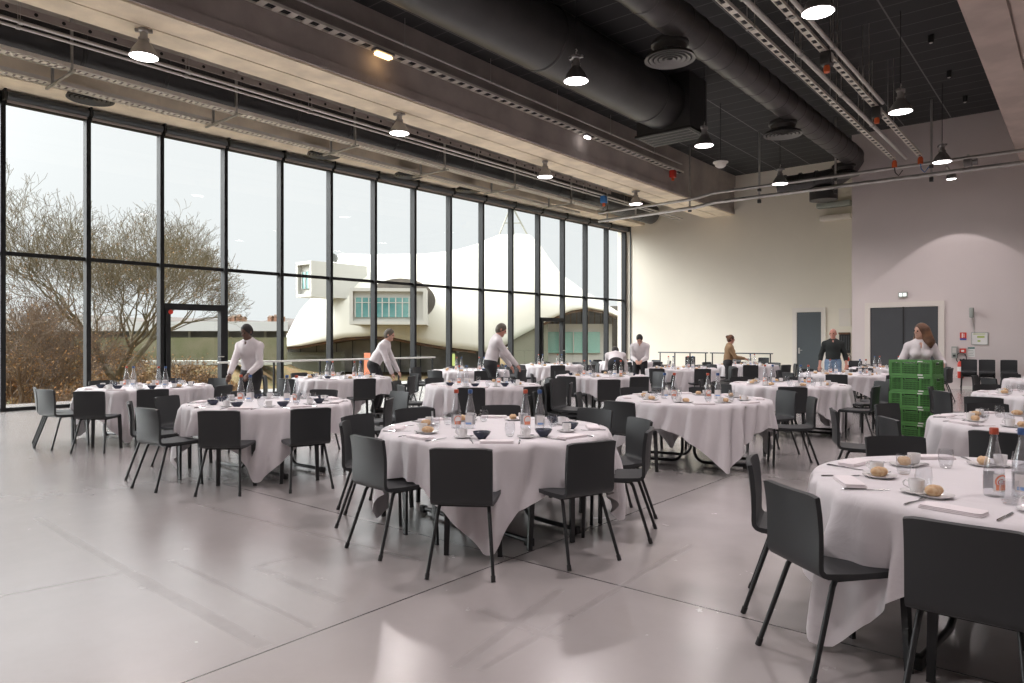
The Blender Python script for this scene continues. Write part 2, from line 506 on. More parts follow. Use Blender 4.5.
# ---------------------------------------------------------------- the room
ZC = 8.16                                   # black ceiling
YB1, YB2 = 27.8, 24.7                       # back wall (left part), back wall (right part)
XR, YF = 5.6, -6.5                          # right wall, wall behind the camera
W0 = Vector((-17.28, 4.39, 0)); W1 = Vector((-16.35, 27.6, 0))
WD = (W1 - W0).normalized(); WNRM = Vector((WD.y, -WD.x, 0))      # inward normal
def wp(t, n=0.0, z=0.0):                    # point along the window wall: t metres from the first mullion, n inwards
    v = W0 + WD * t + WNRM * n
    return Vector((v.x, v.y, z))
WANG = atan2(WD.y, WD.x)
WT = Matrix.Translation(W0) @ Matrix.Rotation(WANG, 4, 'Z')        # local x along wall, local -y inwards
def wbox(mb, t0, t1, n0, n1, z0, z1, mi=0):
    return mb.box(t0, t1, -n1, -n0, z0, z1, mi, WT)
T0, T1 = -10.96, 23.42
ZW = 6.36

b = MB(); b.box(-19, XR + 0.3, YF - 0.3, 28.3, -0.2, 0.0); struct('floor', b, M['floor'])
b = MB(); b.box(-12.0, XR + 0.3, YF - 0.3, 28.2, ZC, ZC + 0.2); struct('ceiling', b, M['ceil'])
b = MB(); b.box(-16.5, -5.7, YB1, YB1 + 0.3, 0, ZC); b.box(-5.999, -5.7, YB2 + 0.001, YB1, 0, ZC); struct('wall_back', b, M['wall'])
b = MB(); b.box(-6.0, XR + 0.3, YB2, YB2 + 0.3, 0, ZC); struct('wall_back_right', b, M['wall2'])
b = MB(); b.box(XR, XR + 0.3, YF, YB2, 0, ZC); struct('wall_right', b, M['wall2'])
b = MB(); b.box(-18, XR, YF - 0.3, YF, 0, ZC); struct('wall_front', b, M['wall2'])
# window-wall lintel, side-aisle soffit and return by the corner
b = MB(); wbox(b, T0 - 0.6, T1 + 0.2, -0.5, 1.05, 6.58, 7.7); struct('wall_left_lintel', b, M['cream_concrete'])
b = MB(); wbox(b, T0 - 0.6, T1 + 0.2, -0.5, 5.2, 7.7, 8.3); struct('ceiling_aisle', b, M['concrete'])
b = MB(); wbox(b, T1, T1 + 0.75, -0.35, 0.30, 0, 6.6); struct('wall_left_return', b, M['wall'])
# small skirting and vertical conduit lines on the back walls
b = MB(); b.box(-16.2, -9.0, YB1 - 0.02, YB1, 0, 0.1); b.box(-7.8, -6.0, YB1 - 0.02, YB1, 0, 0.1); struct('baseboard_back', b, M['white'])
b = MB(); b.box(-6.0, -4.78, YB2 - 0.02, YB2, 0, 0.1); b.box(-2.95, XR, YB2 - 0.02, YB2, 0, 0.1); struct('baseboard_back_right', b, M['white'])
b = MB(); b.box(-16.02, -15.98, YB1 - 0.04, YB1, 0, 6.6); struct('trim_1', b, M['frame_side'])

# window wall: mullions, transom, frames
b = MB()
BAY = 1.565
mts = [0.03 + BAY * k for k in range(-7, 15)] + [T1 - 0.06]
for t in mts:
    wbox(b, t - 0.045, t + 0.045, -0.08, 0.14, 0, ZW, 0)
wbox(b, T0, T1, -0.05, 0.06, 3.22, 3.30)
wbox(b, T0, T1, -0.06, 0.08, 0.0, 0.07)
wbox(b, T0, T1, -0.06, 0.10, ZW - 0.02, ZW + 0.24)
struct('window_1', b, M['frame'])
b = MB()
for t0, t1 in zip(mts, mts[1:]):
    for z0, z1 in ((0.07, 3.22), (3.30, ZW - 0.02)):
        q = [wp(t0 + .045, 0.0, z0), wp(t1 - .045, 0.0, z0), wp(t1 - .045, 0.0, z1), wp(t0 + .045, 0.0, z1)]
        b.add(q, [(0, 1, 2, 3)])
struct('window_1_glass', b, M['glass'])
# two glazed doors set in the wall
def glazed_door(name, t0, t1, ztop):
    d = MB()
    wbox(d, t0, t1, -0.02, 0.17, ztop - 0.02, ztop + 0.13)
    wbox(d, t0 + 0.02, t0 + 0.13, 0.0, 0.19, 0.02, ztop)
    wbox(d, t1 - 0.16, t1 - 0.02, 0.0, 0.19, 0.02, ztop)
    wbox(d, t0 + 0.02, t1 - 0.02, 0.0, 0.19, 0.02, 0.16)
    o = struct(name, d, M['frame'])
    h = MB(); p0 = wp(t1 - 0.12, 0.2, 1.05); h.tube([p0, wp(t1 - 0.12, 0.26, 1.05), wp(t1 - 0.25, 0.26, 1.05)], 0.012, 8)
    h.obj('door_handle', M['galv'], parent=o)
    return o
d1 = glazed_door('door_1', mts[9] + 0.045, mts[10] - 0.0, 2.22)
g = MB(); g.lathe([(0.055, 0), (0.055, 0.006)], 24, cap0=True, cap1=True, T=Matrix.Translation(wp(mts[9] + 0.17, 0.2, 2.14)) @ Matrix.Rotation(WANG, 4, 'Z') @ Matrix.Rotation(radians(90), 4, 'X'))
tag(g.obj('sticker', M['red']), 'small round red sticker at the top corner of the left glazed door', 'sticker')
d2 = glazed_door('door_2', mts[18] + 0.045, mts[19] - 0.0, 2.22)
# roller-blind casings along the top of the glazing
for i, (t0, t1) in enumerate(zip(mts[7:], mts[8:])):
    r = thing('roller_blind', '', 'blind', wp((t0 + t1) / 2, 0.24, ZW + 0.10), WANG)
    L = (t1 - t0)
    c = MB(); c.tube([(-L / 2 + .04, 0, 0), (L / 2 - .04, 0, 0)], 0.085, 16); c.obj('casing', M['frame_side'], r)
    c = MB(); c.box(-L / 2 + .05, L / 2 - .05, 0.03, 0.045, -0.13, -0.05); c.obj('fabric_edge', M['concrete'], r)
    for sx in (-1, 1):
        c = MB(); c.box(sx * L / 2 - 0.02, sx * L / 2 + 0.02, -0.09, 0.12, -0.10, 0.13); c.obj('bracket', M['black'], r)
    n = i
    ordn = ['first', 'second', 'third', 'fourth', 'fifth', 'sixth', 'seventh', 'eighth', 'ninth', 'tenth', 'eleventh', 'twelfth', 'thirteenth', 'fourteenth', 'fifteenth']
    tag(r, 'grey roller blind casing above the %s full window bay counted from the left' % ordn[n] if n >= 0 else 'grey roller blind casing above a window bay left of the picture', 'blind', 'roller blinds over the glazing')

# big precast beams
def beam(name, x0, x1, gap, m_side, m_under, yend):
    r = thing(name, '', 'beam', ((x0 + x1) / 2, 0, 6.61))
    w = (x1 - x0) / 2
    q = MB(); q.box(-w, w, YF, yend, 0.20, ZC - 6.61); q.obj('beam_web', m_side, r, smooth=False)
    q = MB(); q.box(w - 0.22, w + 0.03, YF, yend, 0.0, 0.185); q.box(-w - 0.03, -w + 0.22, YF, yend, 0.0, 0.185); q.box(-w + .2, w - .2, YF, yend, 0.02, 0.185); q.obj('beam_flange', m_side, r, smooth=False)
    g0 = gap - (x0 + x1) / 2
    q = MB(); q.box(-w + 0.02, g0 - 0.02, YF, yend, -0.04, 0.01); q.box(g0 + 0.02, w - 0.02, YF, yend, -0.04, 0.01); q.obj('soffit_board', m_under, r, smooth=False)
    return r
bm = beam('concrete_beam', -12.46, -11.2, -11.85, M['concrete'], M['cream_concrete'], YB1)
tag(bm, 'long brown concrete beam with cream underside running above the window side tables', 'beam')
bm = beam('concrete_beam', -1.52, -0.26, -0.95, M['beam2'], M['beam2'], YB2)
tag(bm, 'pinkish concrete beam at the upper right corner of the picture', 'beam')

# doors in the back walls
def leaf_door(name, x0, x1, y, h, m, leaves):
    fr = MB()
    fr.box(x0 - 0.16, x0, y - 0.05, y, 0, h + 0.16); fr.box(x1, x1 + 0.16, y - 0.05, y, 0, h + 0.16); fr.box(x0, x1, y - 0.05, y, h, h + 0.16)
    o = struct(name, fr, M['trim'])
    w = (x1 - x0) / leaves
    for k in range(leaves):
        l = MB(); l.box(x0 + k * w + 0.012, x0 + (k + 1) * w - 0.012, y - 0.03, y - 0.005, 0.01, h - 0.01); l.obj('door_leaf', m, o, smooth=False)
    l = MB(); hx = x0 + 0.09 if leaves == 1 else x0 + w + 0.09
    l.box(hx - 0.03, hx + 0.03, y - 0.045, y - 0.028, 0.95, 1.17); l.tube([(hx, y - 0.04, 1.08), (hx, y - 0.09, 1.08), (hx + 0.13, y - 0.09, 1.08)], 0.012, 8)
    l.obj('door_handle', M['galv'], o)
    if leaves > 1:
        l = MB(); l.box(x0 + w - 0.02, x0 + w + 0.02, y - 0.04, y - 0.004, 0.01, h); l.obj('door_gap_strip', M['black'], o, smooth=False)
    return o
def wall_x(px, y):                          # X where the view ray through column px meets the plane Y=y
    rho = (px - 512) / FPX
    d = FWD + RGT * rho
    return d.x / d.y * y, y / d.y           # X, depth
xa, da = wall_x(797, YB1); xb, db = wall_x(821.5, YB1)
leaf_door('door_3', xa, xb, YB1, CH + 28 / FPX * (da + db) / 2, M['door'], 1)
xa, da = wall_x(870.5, YB2); xb, db = wall_x(938.5, YB2)
leaf_door('door_4', xa, xb, YB2, CH + 33 / FPX * (da + db) / 2, M['door2'], 2)
def wallpt(px, py, y):
    x, d = wall_x(px, y); return x, CH + (HOR - py) / FPX * d
# louvred vent panel beside door_3
x0, z1 = wallpt(839, 308.5, YB1); x1, z0 = wallpt(852, 326, YB1)
q = MB(); q.box(x0, x1 - 0.02, YB1 - 0.03, YB1, z0, z1)
for k in range(3):
    zz = z0 + (z1 - z0) * (k + 0.5) / 3; q.box(x0 + 0.03, x1 - 0.05, YB1 - 0.05, YB1 - 0.03, zz - 0.12, zz + 0.1)
v = q.obj('vent_panel', M['trim'], smooth=False); tag(v, 'cream louvred vent panel on the back wall right of the single grey door', 'vent')
# noticeboard / dark cabinet behind the man
x0, z1 = wallpt(840, 333, YB1); x1, z0 = wallpt(850.5, 353, YB1)
r = thing('wall_cabinet', 'dark glazed wall cabinet on the back wall behind the man in black', 'cabinet', ((x0 + x1) / 2, YB1 - 0.12, z0))
w = (x1 - x0) / 2; h = z1 - z0
q = MB(); q.box(-w, w, 0, 0.12, 0, h); q.obj('body', M['black'], r, smooth=False)
q = MB(); q.box(-w - 0.02, w + 0.02, -0.02, 0.0, h - 0.05, h + 0.02); q.obj('top_rail', M['hair_brown'], r, smooth=False)
for k in range(4):
    q = MB(); q.box(-w + 0.06 + k * w / 2.2, -w + 0.10 + k * w / 2.2, -0.02, 0, 0.1, h - 0.1); q.obj('handle_bar', M['frame_side'], r, smooth=False)

def extinguisher(loc, label, sc=1.0):
    r = thing('fire_extinguisher', label, 'fire extinguisher', loc)
    q = MB(); q.lathe([(0.0, 0), (0.07 * sc, 0.0), (0.08 * sc, 0.02), (0.08 * sc, 0.42), (0.06 * sc, 0.48), (0.025 * sc, 0.51), (0.0, 0.51)], 20); q.obj('cylinder', M['red'], r)
    q = MB(); q.lathe([(0.082 * sc, 0.2), (0.082 * sc, 0.34)], 20); q.obj('label_band', M['paper'], r)
    q = MB(); q.box(-0.02, 0.02, -0.03, 0.03, 0.5, 0.56); q.box(-0.012, 0.012, -0.12, 0.02, 0.56, 0.575); q.obj('valve_handle', M['black'], r)
    q = MB(); q.tube([(0.02, 0, 0.54), (0.09, -0.01, 0.58), (0.13, -0.01, 0.5), (0.12, -0.01, 0.3), (0.10, -0.01, 0.2)], 0.012, 8); q.obj('hose', M['black'], r)
    return r
x0, z0 = wallpt(848, 366, YB1)
extinguisher((x0, YB1 - 0.1, 0.35), 'red fire extinguisher on the back wall beside the man in black')
x0, z0 = wallpt(961, 378, YB2)
extinguisher((x0, YB2 - 0.1, max(0.1, z0)), 'red fire extinguisher hanging on the right wall beside the stacked chairs')
# hose ring above the extinguisher
x0, z0 = wallpt(961.5, 358, YB2)
q = MB(); q.tube([(x0 + 0.13 * cos(a * pi / 12), YB2 - 0.05, z0 + 0.16 * sin(a * pi / 12)) for a in range(0, 25)], 0.012, 6)
tag(q.obj('hose_loop', M['black']), 'black hose loop on the wall above the right fire extinguisher', 'hose')

def wall_plate(name, px0, px1, py0, py1, m, label, cat, y=None, th=0.02):
    y = YB2 if y is None else y
    x0, z1 = wallpt(px0, py0, y); x1, _ = wallpt(px1, py0, y); _, z0 = wallpt(px0, py1, y)
    r = thing(name, label, cat, ((x0 + x1) / 2, y - th, z0))
    w = (x1 - x0) / 2; h = z1 - z0
    q = MB(); q.box(-w, w, 0, th - 0.001, 0, h); q.obj('plate', m, r, smooth=False)
    return r, w, h
r, w, h = wall_plate('exit_light', 899, 907.5, 292.5, 297.5, M['greybox'], 'small emergency exit light with two lit panels above the double door', 'exit light', th=0.08)
for sx in (-1, 1):
    q = MB(); q.box(sx * w * 0.48 - w * 0.34, sx * w * 0.48 + w * 0.34, -0.012, 0, h * 0.2, h * 0.8); q.obj('lit_panel', mat('lit_panel_plastic', (0.9, 0.95, 0.92), 0.5, emit=(0.9, 1, 0.95), estr=1.0), r, smooth=False)
r, w, h = wall_plate('fire_sign', 960, 966.5, 332.5, 340, M['red'], 'red and white fire point sign with a blue strip on the right wall', 'sign', th=0.012)
q = MB(); q.box(-w * 0.45, -w * 0.1, -0.003, 0, h * 0.3, h * 0.9); q.box(w * 0.15, w * 0.35, -0.003, 0, h * 0.35, h * 0.85); q.obj('white_symbol', M['paper'], r, smooth=False)
q = MB(); q.box(-w, w, -0.004, 0, 0, h * 0.22); q.obj('blue_strip', M['sign_blue'], r, smooth=False)
r, w, h = wall_plate('wall_plan', 971.5, 988, 332.5, 344.5, M['paper'], 'framed evacuation plan with green print on the right wall', 'plan', th=0.02)
q = MB(); q.box(-w * 0.8, w * 0.7, -0.004, 0, h * 0.84, h * 0.9); q.box(-w * 0.3, w * 0.6, -0.003, 0, h * 0.55, h * 0.72); q.box(-w * 0.25, w * 0.1, -0.003, 0, h * 0.22, h * 0.36); q.obj('green_print', M['green_print'], r, smooth=False)
q = MB()
for sx in (-1, 1): q.box(sx * w - 0.008, sx * w + 0.008, -0.008, 0.005, 0, h)
q.box(-w, w, -0.008, 0.005, -0.008, 0.008); q.box(-w, w, -0.008, 0.005, h - 0.008, h + 0.008); q.obj('frame', M['greybox'], r, smooth=False)
r, w, h = wall_plate('notice_sheet', 967.5, 975, 347, 357, M['paper'], 'small printed notice with dark header below the evacuation plan', 'notice', th=0.006)
q = MB(); q.box(-w * 0.95, w * 0.95, -0.002, 0, h * 0.83, h * 0.98); q.obj('header_print', M['teal_print'], r, smooth=False)
q = MB()
for k in range(4): q.box(-w * 0.8, w * (0.7 - 0.15 * (k % 2)), -0.002, 0, h * (0.16 + 0.16 * k), h * (0.20 + 0.16 * k))
q.obj('text_lines', M['greybox'], r, smooth=False)
r, w, h = wall_plate('control_box', 952, 957.5, 346.5, 358, M['greybox'], 'grey green control box on the wall right of the double door', 'control box', th=0.10)
q = MB(); q.box(-w * 0.7, w * 0.7, -0.005, 0, h * 0.45, h * 0.9); q.obj('cover', M['pipe_white'], r, smooth=False)
q = MB(); q.box(-w * 0.5, w * 0.5, -0.01, 0, h * 0.12, h * 0.3); q.obj('button_strip', M['frame_side'], r, smooth=False)
r, w, h = wall_plate('alarm_box', 960, 966, 348.5, 353, M['red'], 'small red alarm box between the control box and the notice', 'alarm', th=0.06)
q = MB(); q.box(-w * 0.5, w * 0.5, -0.006, 0, h * 0.25, h * 0.7); q.obj('glass_pane', M['paper'], r, smooth=False)
# wall speaker
x0, z0 = wallpt(972.5, 318, YB2)
r = thing('wall_speaker', 'slim grey wall speaker on a bracket above the evacuation plan', 'speaker', (x0, YB2, z0))
q = MB(); q.rbox(-0.05, 0.05, -0.30, -0.10, 0.0, 0.30, 0.02); q.obj('body', M['greybox'], r)
q = MB(); q.box(-0.02, 0.02, -0.12, 0, 0.1, 0.2); q.obj('bracket', M['frame_side'], r)
q = MB(); q.tube([(0, -0.01, 0.0), (0.03, -0.008, -0.3), (0.04, -0.008, -0.72)], 0.008, 6); q.obj('cable', M['pipe_white'], r)
# wall sockets
for i, (px, py) in enumerate(((951.5, 374.5), (955.5, 374.5))):
    r, w, h = wall_plate('wall_socket', px, px + 2.6, py, py + 3.2, M['white'], ('left' if i == 0 else 'right') + ' of two small white sockets low on the wall beside the extinguisher', 'socket', th=0.03)
    q = MB(); q.lathe([(0.0, 0), (w * 0.5, 0)], 12, T=Matrix.Translation((0, -0.002, h / 2)) @ Matrix.Rotation(radians(90), 4, 'X')); q.obj('socket_face', M['greybox'], r)
# grey roller-blind / screen boxes high on the back wall
for (pa, pb, py, lab) in ((817, 851, 206.5, 'upper'), (820, 851, 219, 'lower')):
    x0, z0 = wallpt(pa, py, YB1 - 0.2); x1, _ = wallpt(pb, py, YB1 - 0.2)
    q = MB(); q.rbox(x0, x1, YB1 - 0.32, YB1 - 0.01, z0 - 0.09, z0 + 0.10, 0.03)
    o = q.obj('wall_luminaire', M['greybox'] if lab == 'upper' else M['trim']); tag(o, '%s of two long narrow housings high on the back wall near the corner' % lab, 'light')

# railings: along the windows and in front of the back wall
def railing(name, a, b_, h, n, m_top, label):
    r = thing(name, label, 'railing', (a.x, a.y, 0), atan2((b_ - a).y, (b_ - a).x))
    L = (b_ - a).length
    q = MB(); q.rbox(0, L, -0.04, 0.04, h - 0.045, h, 0.02); q.obj('handrail', m_top, r)
    for k in range(n):
        x = 0.1 + (L - 0.2) * k / (n - 1)
        q = MB(); q.box(x - 0.02, x + 0.02, -0.015, 0.015, 0, h - 0.04); q.obj('post', M['frame'], r, smooth=False)
    q = MB(); q.box(0.1, L - 0.1, -0.006, 0.006, 0.12, 0.15); q.obj('bottom_rail', M['frame'], r, smooth=False)
    return r
railing('window_railing', P(-6.64, 15.8), P(-2.29, 20.8), 0.98, 6, M['rail'], 'long railing with pale top rail in front of the windows')
xa, _ = wall_x(658, YB1 - 0.9); xb, _ = wall_x(708, YB1 - 0.9)
railing('wall_railing', Vector((xa, YB1 - 0.9, 0)), Vector((xb, YB1 - 0.9, 0)), 0.97, 4, M['frame_side'], 'left of two dark railings in front of the cream back wall')
xa, _ = wall_x(710, YB1 - 0.9); xb, _ = wall_x(773, YB1 - 0.9)
railing('wall_railing', Vector((xa, YB1 - 0.9, 0)), Vector((xb, YB1 - 0.9, 0)), 0.97, 4, M['frame_side'], 'right of two dark railings in front of the cream back wall')

# ---------------------------------------------------------------- overhead services
def rod(mb, x, y, z0, z1, r=0.008): mb.tube([(x, y, z0), (x, y, z1)], r, 5)
def tray_run(name, x, z, y0, y1, w, label, m, rods_to=ZC, rung=0.30, pitch=2.4, rodsub=True):
    r = thing(name, label, 'cable tray', (x, y0, z))
    L = y1 - y0
    q = MB()
    for sx in (-1, 1): q.box(sx * w / 2 - 0.008, sx * w / 2 + 0.008, 0, L, 0, 0.06)
    q.obj('side_rail', m, r, smooth=False)
    q = MB(); n = int(L / rung)
    for k in range(n): q.box(-w / 2, w / 2, k * rung, k * rung + rung * 0.45, 0.005, 0.015)
    tag(q.obj('rung', m, r, smooth=False), kind='stuff')
    q = MB()
    for k, (dx, rr) in enumerate(((-w * 0.22, 0.018), (0.0, 0.022), (w * 0.2, 0.016))):
        q.tube([(dx + 0.01 * sin(k + j), L * j / 20, 0.03) for j in range(21)], rr, 6)
    q.obj('cables', M['black'], r)
    if rodsub:
        for k in range(int(L / pitch)):
            q = MB(); yy = 0.8 + pitch * k
            rod(q, -w / 2 - 0.012, yy, 0, rods_to - z); rod(q, w / 2 + 0.012, yy, 0, rods_to - z); q.box(-w / 2 - 0.03, w / 2 + 0.03, yy - 0.02, yy + 0.02, -0.015, 0.0)
            q.obj('hanger', M['galv'], r)
    return r
def conduit(name, x, z, y0, y1, rad, label, m, pitch=2.7, top=ZC, cat='pipe'):
    r = thing(name, label, cat, (x, y0, z)); L = y1 - y0
    q = MB(); q.tube([(0, 0, 0), (0, L, 0)], rad, 10); q.obj('pipe', m, r)
    for k in range(int(L / pitch)):
        yy = 1.2 + pitch * k
        q = MB(); rod(q, 0, yy, rad, top - z, 0.006); q.tube([(0, yy - 0.03, 0), (0, yy + 0.03, 0)], rad * 1.45, 10); q.obj('hanger', M['galv'], r)
    return r
tray_run('cable_tray', -4.31, 6.6, 1.0, 22.3, 0.10, 'narrow cable tray, leftmost of the four parallel runs under the black ceiling', M['tray'])
conduit('ceiling_pipe', -4.02, 6.62, 1.0, 22.4, 0.045, 'thick pale pipe beside the leftmost ceiling cable tray', M['pipe_white'])
tray_run('cable_tray', -3.66, 6.6, 1.0, 22.3, 0.10, 'narrow cable tray with junction boxes, right of the thick pale pipe', M['tray'])
conduit('ceiling_pipe', -3.46, 6.6, 1.0, 16.8, 0.035, 'pale pipe, rightmost of the four parallel runs under the ceiling', M['pipe_white'])
# junction boxes hanging from the second tray
for i, yy in enumerate((13.2, 17.0)):
    r = thing('junction_box', ('nearer' if i == 0 else 'farther') + ' grey junction box with orange socket under the right ceiling tray', 'junction box', (-3.62, yy, 6.36))
    q = MB(); q.rbox(-0.09, 0.09, -0.11, 0.11, 0.0, 0.24, 0.02); q.obj('box', M['dark_pipe'], r)
    q = MB(); q.lathe([(0, -0.12), (0.05, -0.12), (0.06, -0.05), (0.045, 0.0)], 12); q.obj('socket', M['redorange'], r)
    q = MB(); q.box(0.09, 0.10, -0.06, 0.06, 0.05, 0.2); q.obj('cover_plate', M['pipe_white'], r)
for i, xx in enumerate((-4.31, -3.66)):
    r = thing('cable_end_plug', ('left' if i == 0 else 'right') + ' orange cable plug at the far end of the ceiling trays', 'plug', (xx, 22.38, 6.4))
    q = MB(); q.lathe([(0, 0), (0.07, 0), (0.07, 0.14), (0.04, 0.2), (0, 0.2)], 12); q.obj('plug', M['redorange'], r)
    q = MB(); q.tube([(0, 0, 0.0), (0.02, 0, -0.15), (0.1, 0.02, -0.25), (0.2, 0.05, -0.1)], 0.015, 6); q.obj('cable', M['blue'] if i else M['black'], r)

# cross rails near the back wall
def rail_pipe(name, pts, rad, label, m=None):
    r = thing(name, label, 'pipe', pts[0]); o = Vector(pts[0])
    q = MB(); q.tube([Vector(p_) - o for p_ in pts], rad, 10); q.obj('pipe', m or M['galv'], r)
    return r, o
low = [(-14.2, 22.3, 5.92), (-10.4, 22.3, 5.97), (-9.7, 22.4, 6.08), (5.4, 22.5, 6.07)]
upp = [(-14.2, 22.3, 6.22), (-10.4, 22.3, 6.27), (-9.7, 22.4, 6.40), (5.4, 22.5, 6.39)]
rail_pipe('cross_rail', low, 0.058, 'lower of the two long steel rails crossing the hall below the ceiling')
rail_pipe('cross_rail', upp, 0.048, 'upper of the two long steel rails crossing the hall below the ceiling', M['galv'])
for k, xx in enumerate((-13.9, -12.7, -10.6, -8.2, -5.9, -3.4, -0.9, 1.6)):
    r = thing('rail_hanger', 'thin steel hanger post carrying the two cross rails, number %s from the window side' % ('one two three four five six seven eight'.split()[k]), 'hanger', (xx, 22.42, 5.85), group='cross rail hangers')
    q = MB(); q.box(-0.025, 0.025, -0.02, 0.02, 0.1, (ZC if xx > -11 else 7.7) - 5.85); q.obj('post', M['galv'], r, smooth=False)
    q = MB(); q.rbox(-0.05, 0.05, -0.05, 0.05, 0.02, 0.14, 0.01); q.rbox(-0.05, 0.05, -0.05, 0.05, 0.40, 0.48, 0.01); q.obj('clamp', M['dark_pipe'], r)

# tray runs fixed to the side of the left beam
tray_run('cable_tray', -11.02, 7.28, 0.5, 22.6, 0.22, 'cable ladder with double conduit along the side of the long brown beam', M['tray'], rodsub=False)
conduit('ceiling_pipe', -10.98, 7.60, 0.5, 22.6, 0.028, 'thin conduit above the cable ladder on the brown beam', M['pipe_white'])
r = thing('work_light', 'small glowing orange work light on the cable ladder of the brown beam', 'light', (-10.95, 9.2, 7.208))
q = MB(); q.rbox(-0.09, 0.09, -0.25, 0.25, 0.0, 0.07, 0.03); q.obj('housing', M['shade'], r)
q = MB(); q.rbox(-0.07, 0.07, -0.2, 0.2, -0.06, 0.0, 0.03); q.obj('lens', M['lens_warm'], r)
q = MB()
for k in range(9): q.tube([(-0.085, -0.2 + 0.05 * k, 0.0), (-0.085, -0.2 + 0.05 * k, -0.07), (0.085, -0.2 + 0.05 * k, -0.07), (0.085, -0.2 + 0.05 * k, 0)], 0.004, 4)
q.obj('guard', M['galv'], r)
r = thing('work_light', 'second small work light farther along the cable ladder of the brown beam', 'light', (-10.95, 16.6, 7.208))
q = MB(); q.rbox(-0.07, 0.07, -0.15, 0.15, 0.0, 0.07, 0.03); q.obj('housing', M['shade'], r)
q = MB(); q.rbox(-0.05, 0.05, -0.12, 0.12, -0.05, 0.0, 0.03); q.obj('lens', M['lens'], r)
for i, (xx, yy, zz) in enumerate(((-11.02, 22.0, 7.03), (-13.1, 20.9, 6.25))):
    r = thing('junction_box', ('red socket box at the far end of the brown beam', 'blue and orange socket box on the conduits beside the far windows')[i], 'junction box', (xx, yy, zz))
    q = MB(); q.rbox(-0.09, 0.09, -0.1, 0.1, 0.0, 0.25, 0.02); q.obj('box', M['red'] if i == 0 else M['blue'], r)
    q = MB(); q.lathe([(0, -0.1), (0.05, -0.1), (0.05, 0.0)], 10); q.obj('socket', M['redorange'], r)

# aisle: pair of conduits, ladder with holes, black duct, two perforated trays
conduit('aisle_conduit', -13.10, 6.52, -3.0, 27.0, 0.030, 'upper white conduit along the window aisle ceiling', M['pipe_white'], top=7.7)
conduit('aisle_conduit', -13.22, 6.47, -3.0, 27.0, 0.024, 'lower white conduit along the window aisle ceiling', M['pipe_white'], top=7.7)
q = MB()
q.box(-13.62, -13.60, -3.0, 22.2, 6.84, 6.97)
for k in range(60): q.lathe([(0.03, 0), (0.03, 0.012), (0, 0.012)], 10, T=Matrix.Translation((-13.598, -2.6 + 0.41 * k, 6.905)) @ Matrix.Rotation(radians(90), 4, 'Y'), mi=1)
tag(q.obj('punched_channel', [M['concrete'], M['black']]), 'brown channel strip with round holes along the window aisle ceiling', 'channel')
def duct_run(name, x, z, y0, y1, rad, label, m, rib=None, n=40):
    r = thing(name, label, 'duct', (x, y0, z)); L = y1 - y0
    q = MB(); q.tube([(0, 0, 0), (0, L, 0)], rad, n); q.obj('duct_pipe', m, r, ang=60)
    if rib:
        k = 0; yy = rib * 0.6
        while yy < L - 0.05:
            q = MB(); q.tube([(0, yy - 0.04, 0), (0, yy - 0.02, 0), (0, yy + 0.02, 0), (0, yy + 0.04, 0)], [rad, rad * 1.035, rad * 1.035, rad], n)
            q.obj('joint_ring', m, r, ang=60); yy += rib
    return r
duct_run('aisle_duct', -14.55, 6.88, -3.5, 27.0, 0.42, 'long black round duct in the window aisle ceiling', M['duct'], 1.5, 32)
def perforated(name, x, z, label):
    r = thing(name, label, 'cable tray', (x, -3.5, z)); L = 25.6
    q = MB()
    for sx in (-1, 1): q.box(sx * 0.14 - 0.006, sx * 0.14 + 0.006, 0, L, 0, 0.07)
    q.obj('side_rail', M['tray'], r, smooth=False)
    q = MB(); n = int(L / 0.12)
    for k in range(n): q.box(-0.135, 0.135, 0.12 * k, 0.12 * k + 0.075, 0.0, 0.006)
    q.box(-0.135, -0.08, 0, L, 0, 0.006); q.box(0.08, 0.135, 0, L, 0, 0.006)
    tag(q.obj('perforated_base', M['tray'], r, smooth=False), kind='stuff')
    q = MB()
    for j in range(3): q.tube([(-0.06 + 0.06 * j, 0, 0.03), (-0.06 + 0.06 * j, L, 0.03)], 0.02, 6)
    q.obj('cables', M['concrete'], r)
    return r
perforated('perforated_tray', -14.05, 6.30, 'upper perforated cable tray along the window aisle, beneath the black duct')
perforated('perforated_tray', -15.05, 6.27, 'lower perforated cable tray along the window aisle, nearest the glass')
for k in range(8):
    r = thing('tray_hanger', 'galvanised hanger under the perforated window aisle trays, %s from the camera end' % ordn[k], 'hanger', (-14.5, -1.6 + 3.1 * k, 6.2), group='window aisle tray hangers')
    q = MB(); q.box(-0.72, 0.72, -0.02, 0.02, 0.0, 0.04); q.obj('crossbar', M['galv'], r, smooth=False)
    q = MB(); q.box(0.55, 0.60, -0.02, 0.02, 0.0, 1.5); q.obj('upright', M['galv'], r, smooth=False)
    q = MB(); q.box(-0.42, -0.37, -0.02, 0.02, 0.0, 0.5); q.obj('upright', M['galv'], r, smooth=False)

# round swirl diffusers
def diffuser(loc, rad, boot_h, label, m_boot, collar=True):
    r = thing('ceiling_diffuser', label, 'air diffuser', loc)
    q = MB()
    for k in range(5):
        ra = rad * (1 - 0.19 * k)
        q.lathe([(ra, 0.0), (ra * 1.0, 0.012), (ra - rad * 0.12, 0.03), (ra - rad * 0.12, 0.018), (ra, 0.0)], 40)
    q.obj('vane_rings', M['frame_side'] if not collar else M['duct_light'], r)
    q = MB(); q.lathe([(rad * 0.98, 0.015), (rad * 0.95, 0.06), (rad * 0.62, 0.14), (rad * 0.60, 0.14), (0, 0.14)], 40); q.obj('bell', M['duct'], r)
    if collar:
        q = MB(); q.lathe([(rad * 0.62, 0.14), (rad * 0.66, 0.24), (rad * 0.74, 0.26), (rad * 0.74, 0.32), (rad * 0.62, 0.33), (rad * 0.62, boot_h)], 32); q.obj('boot', m_boot, r)
    return r
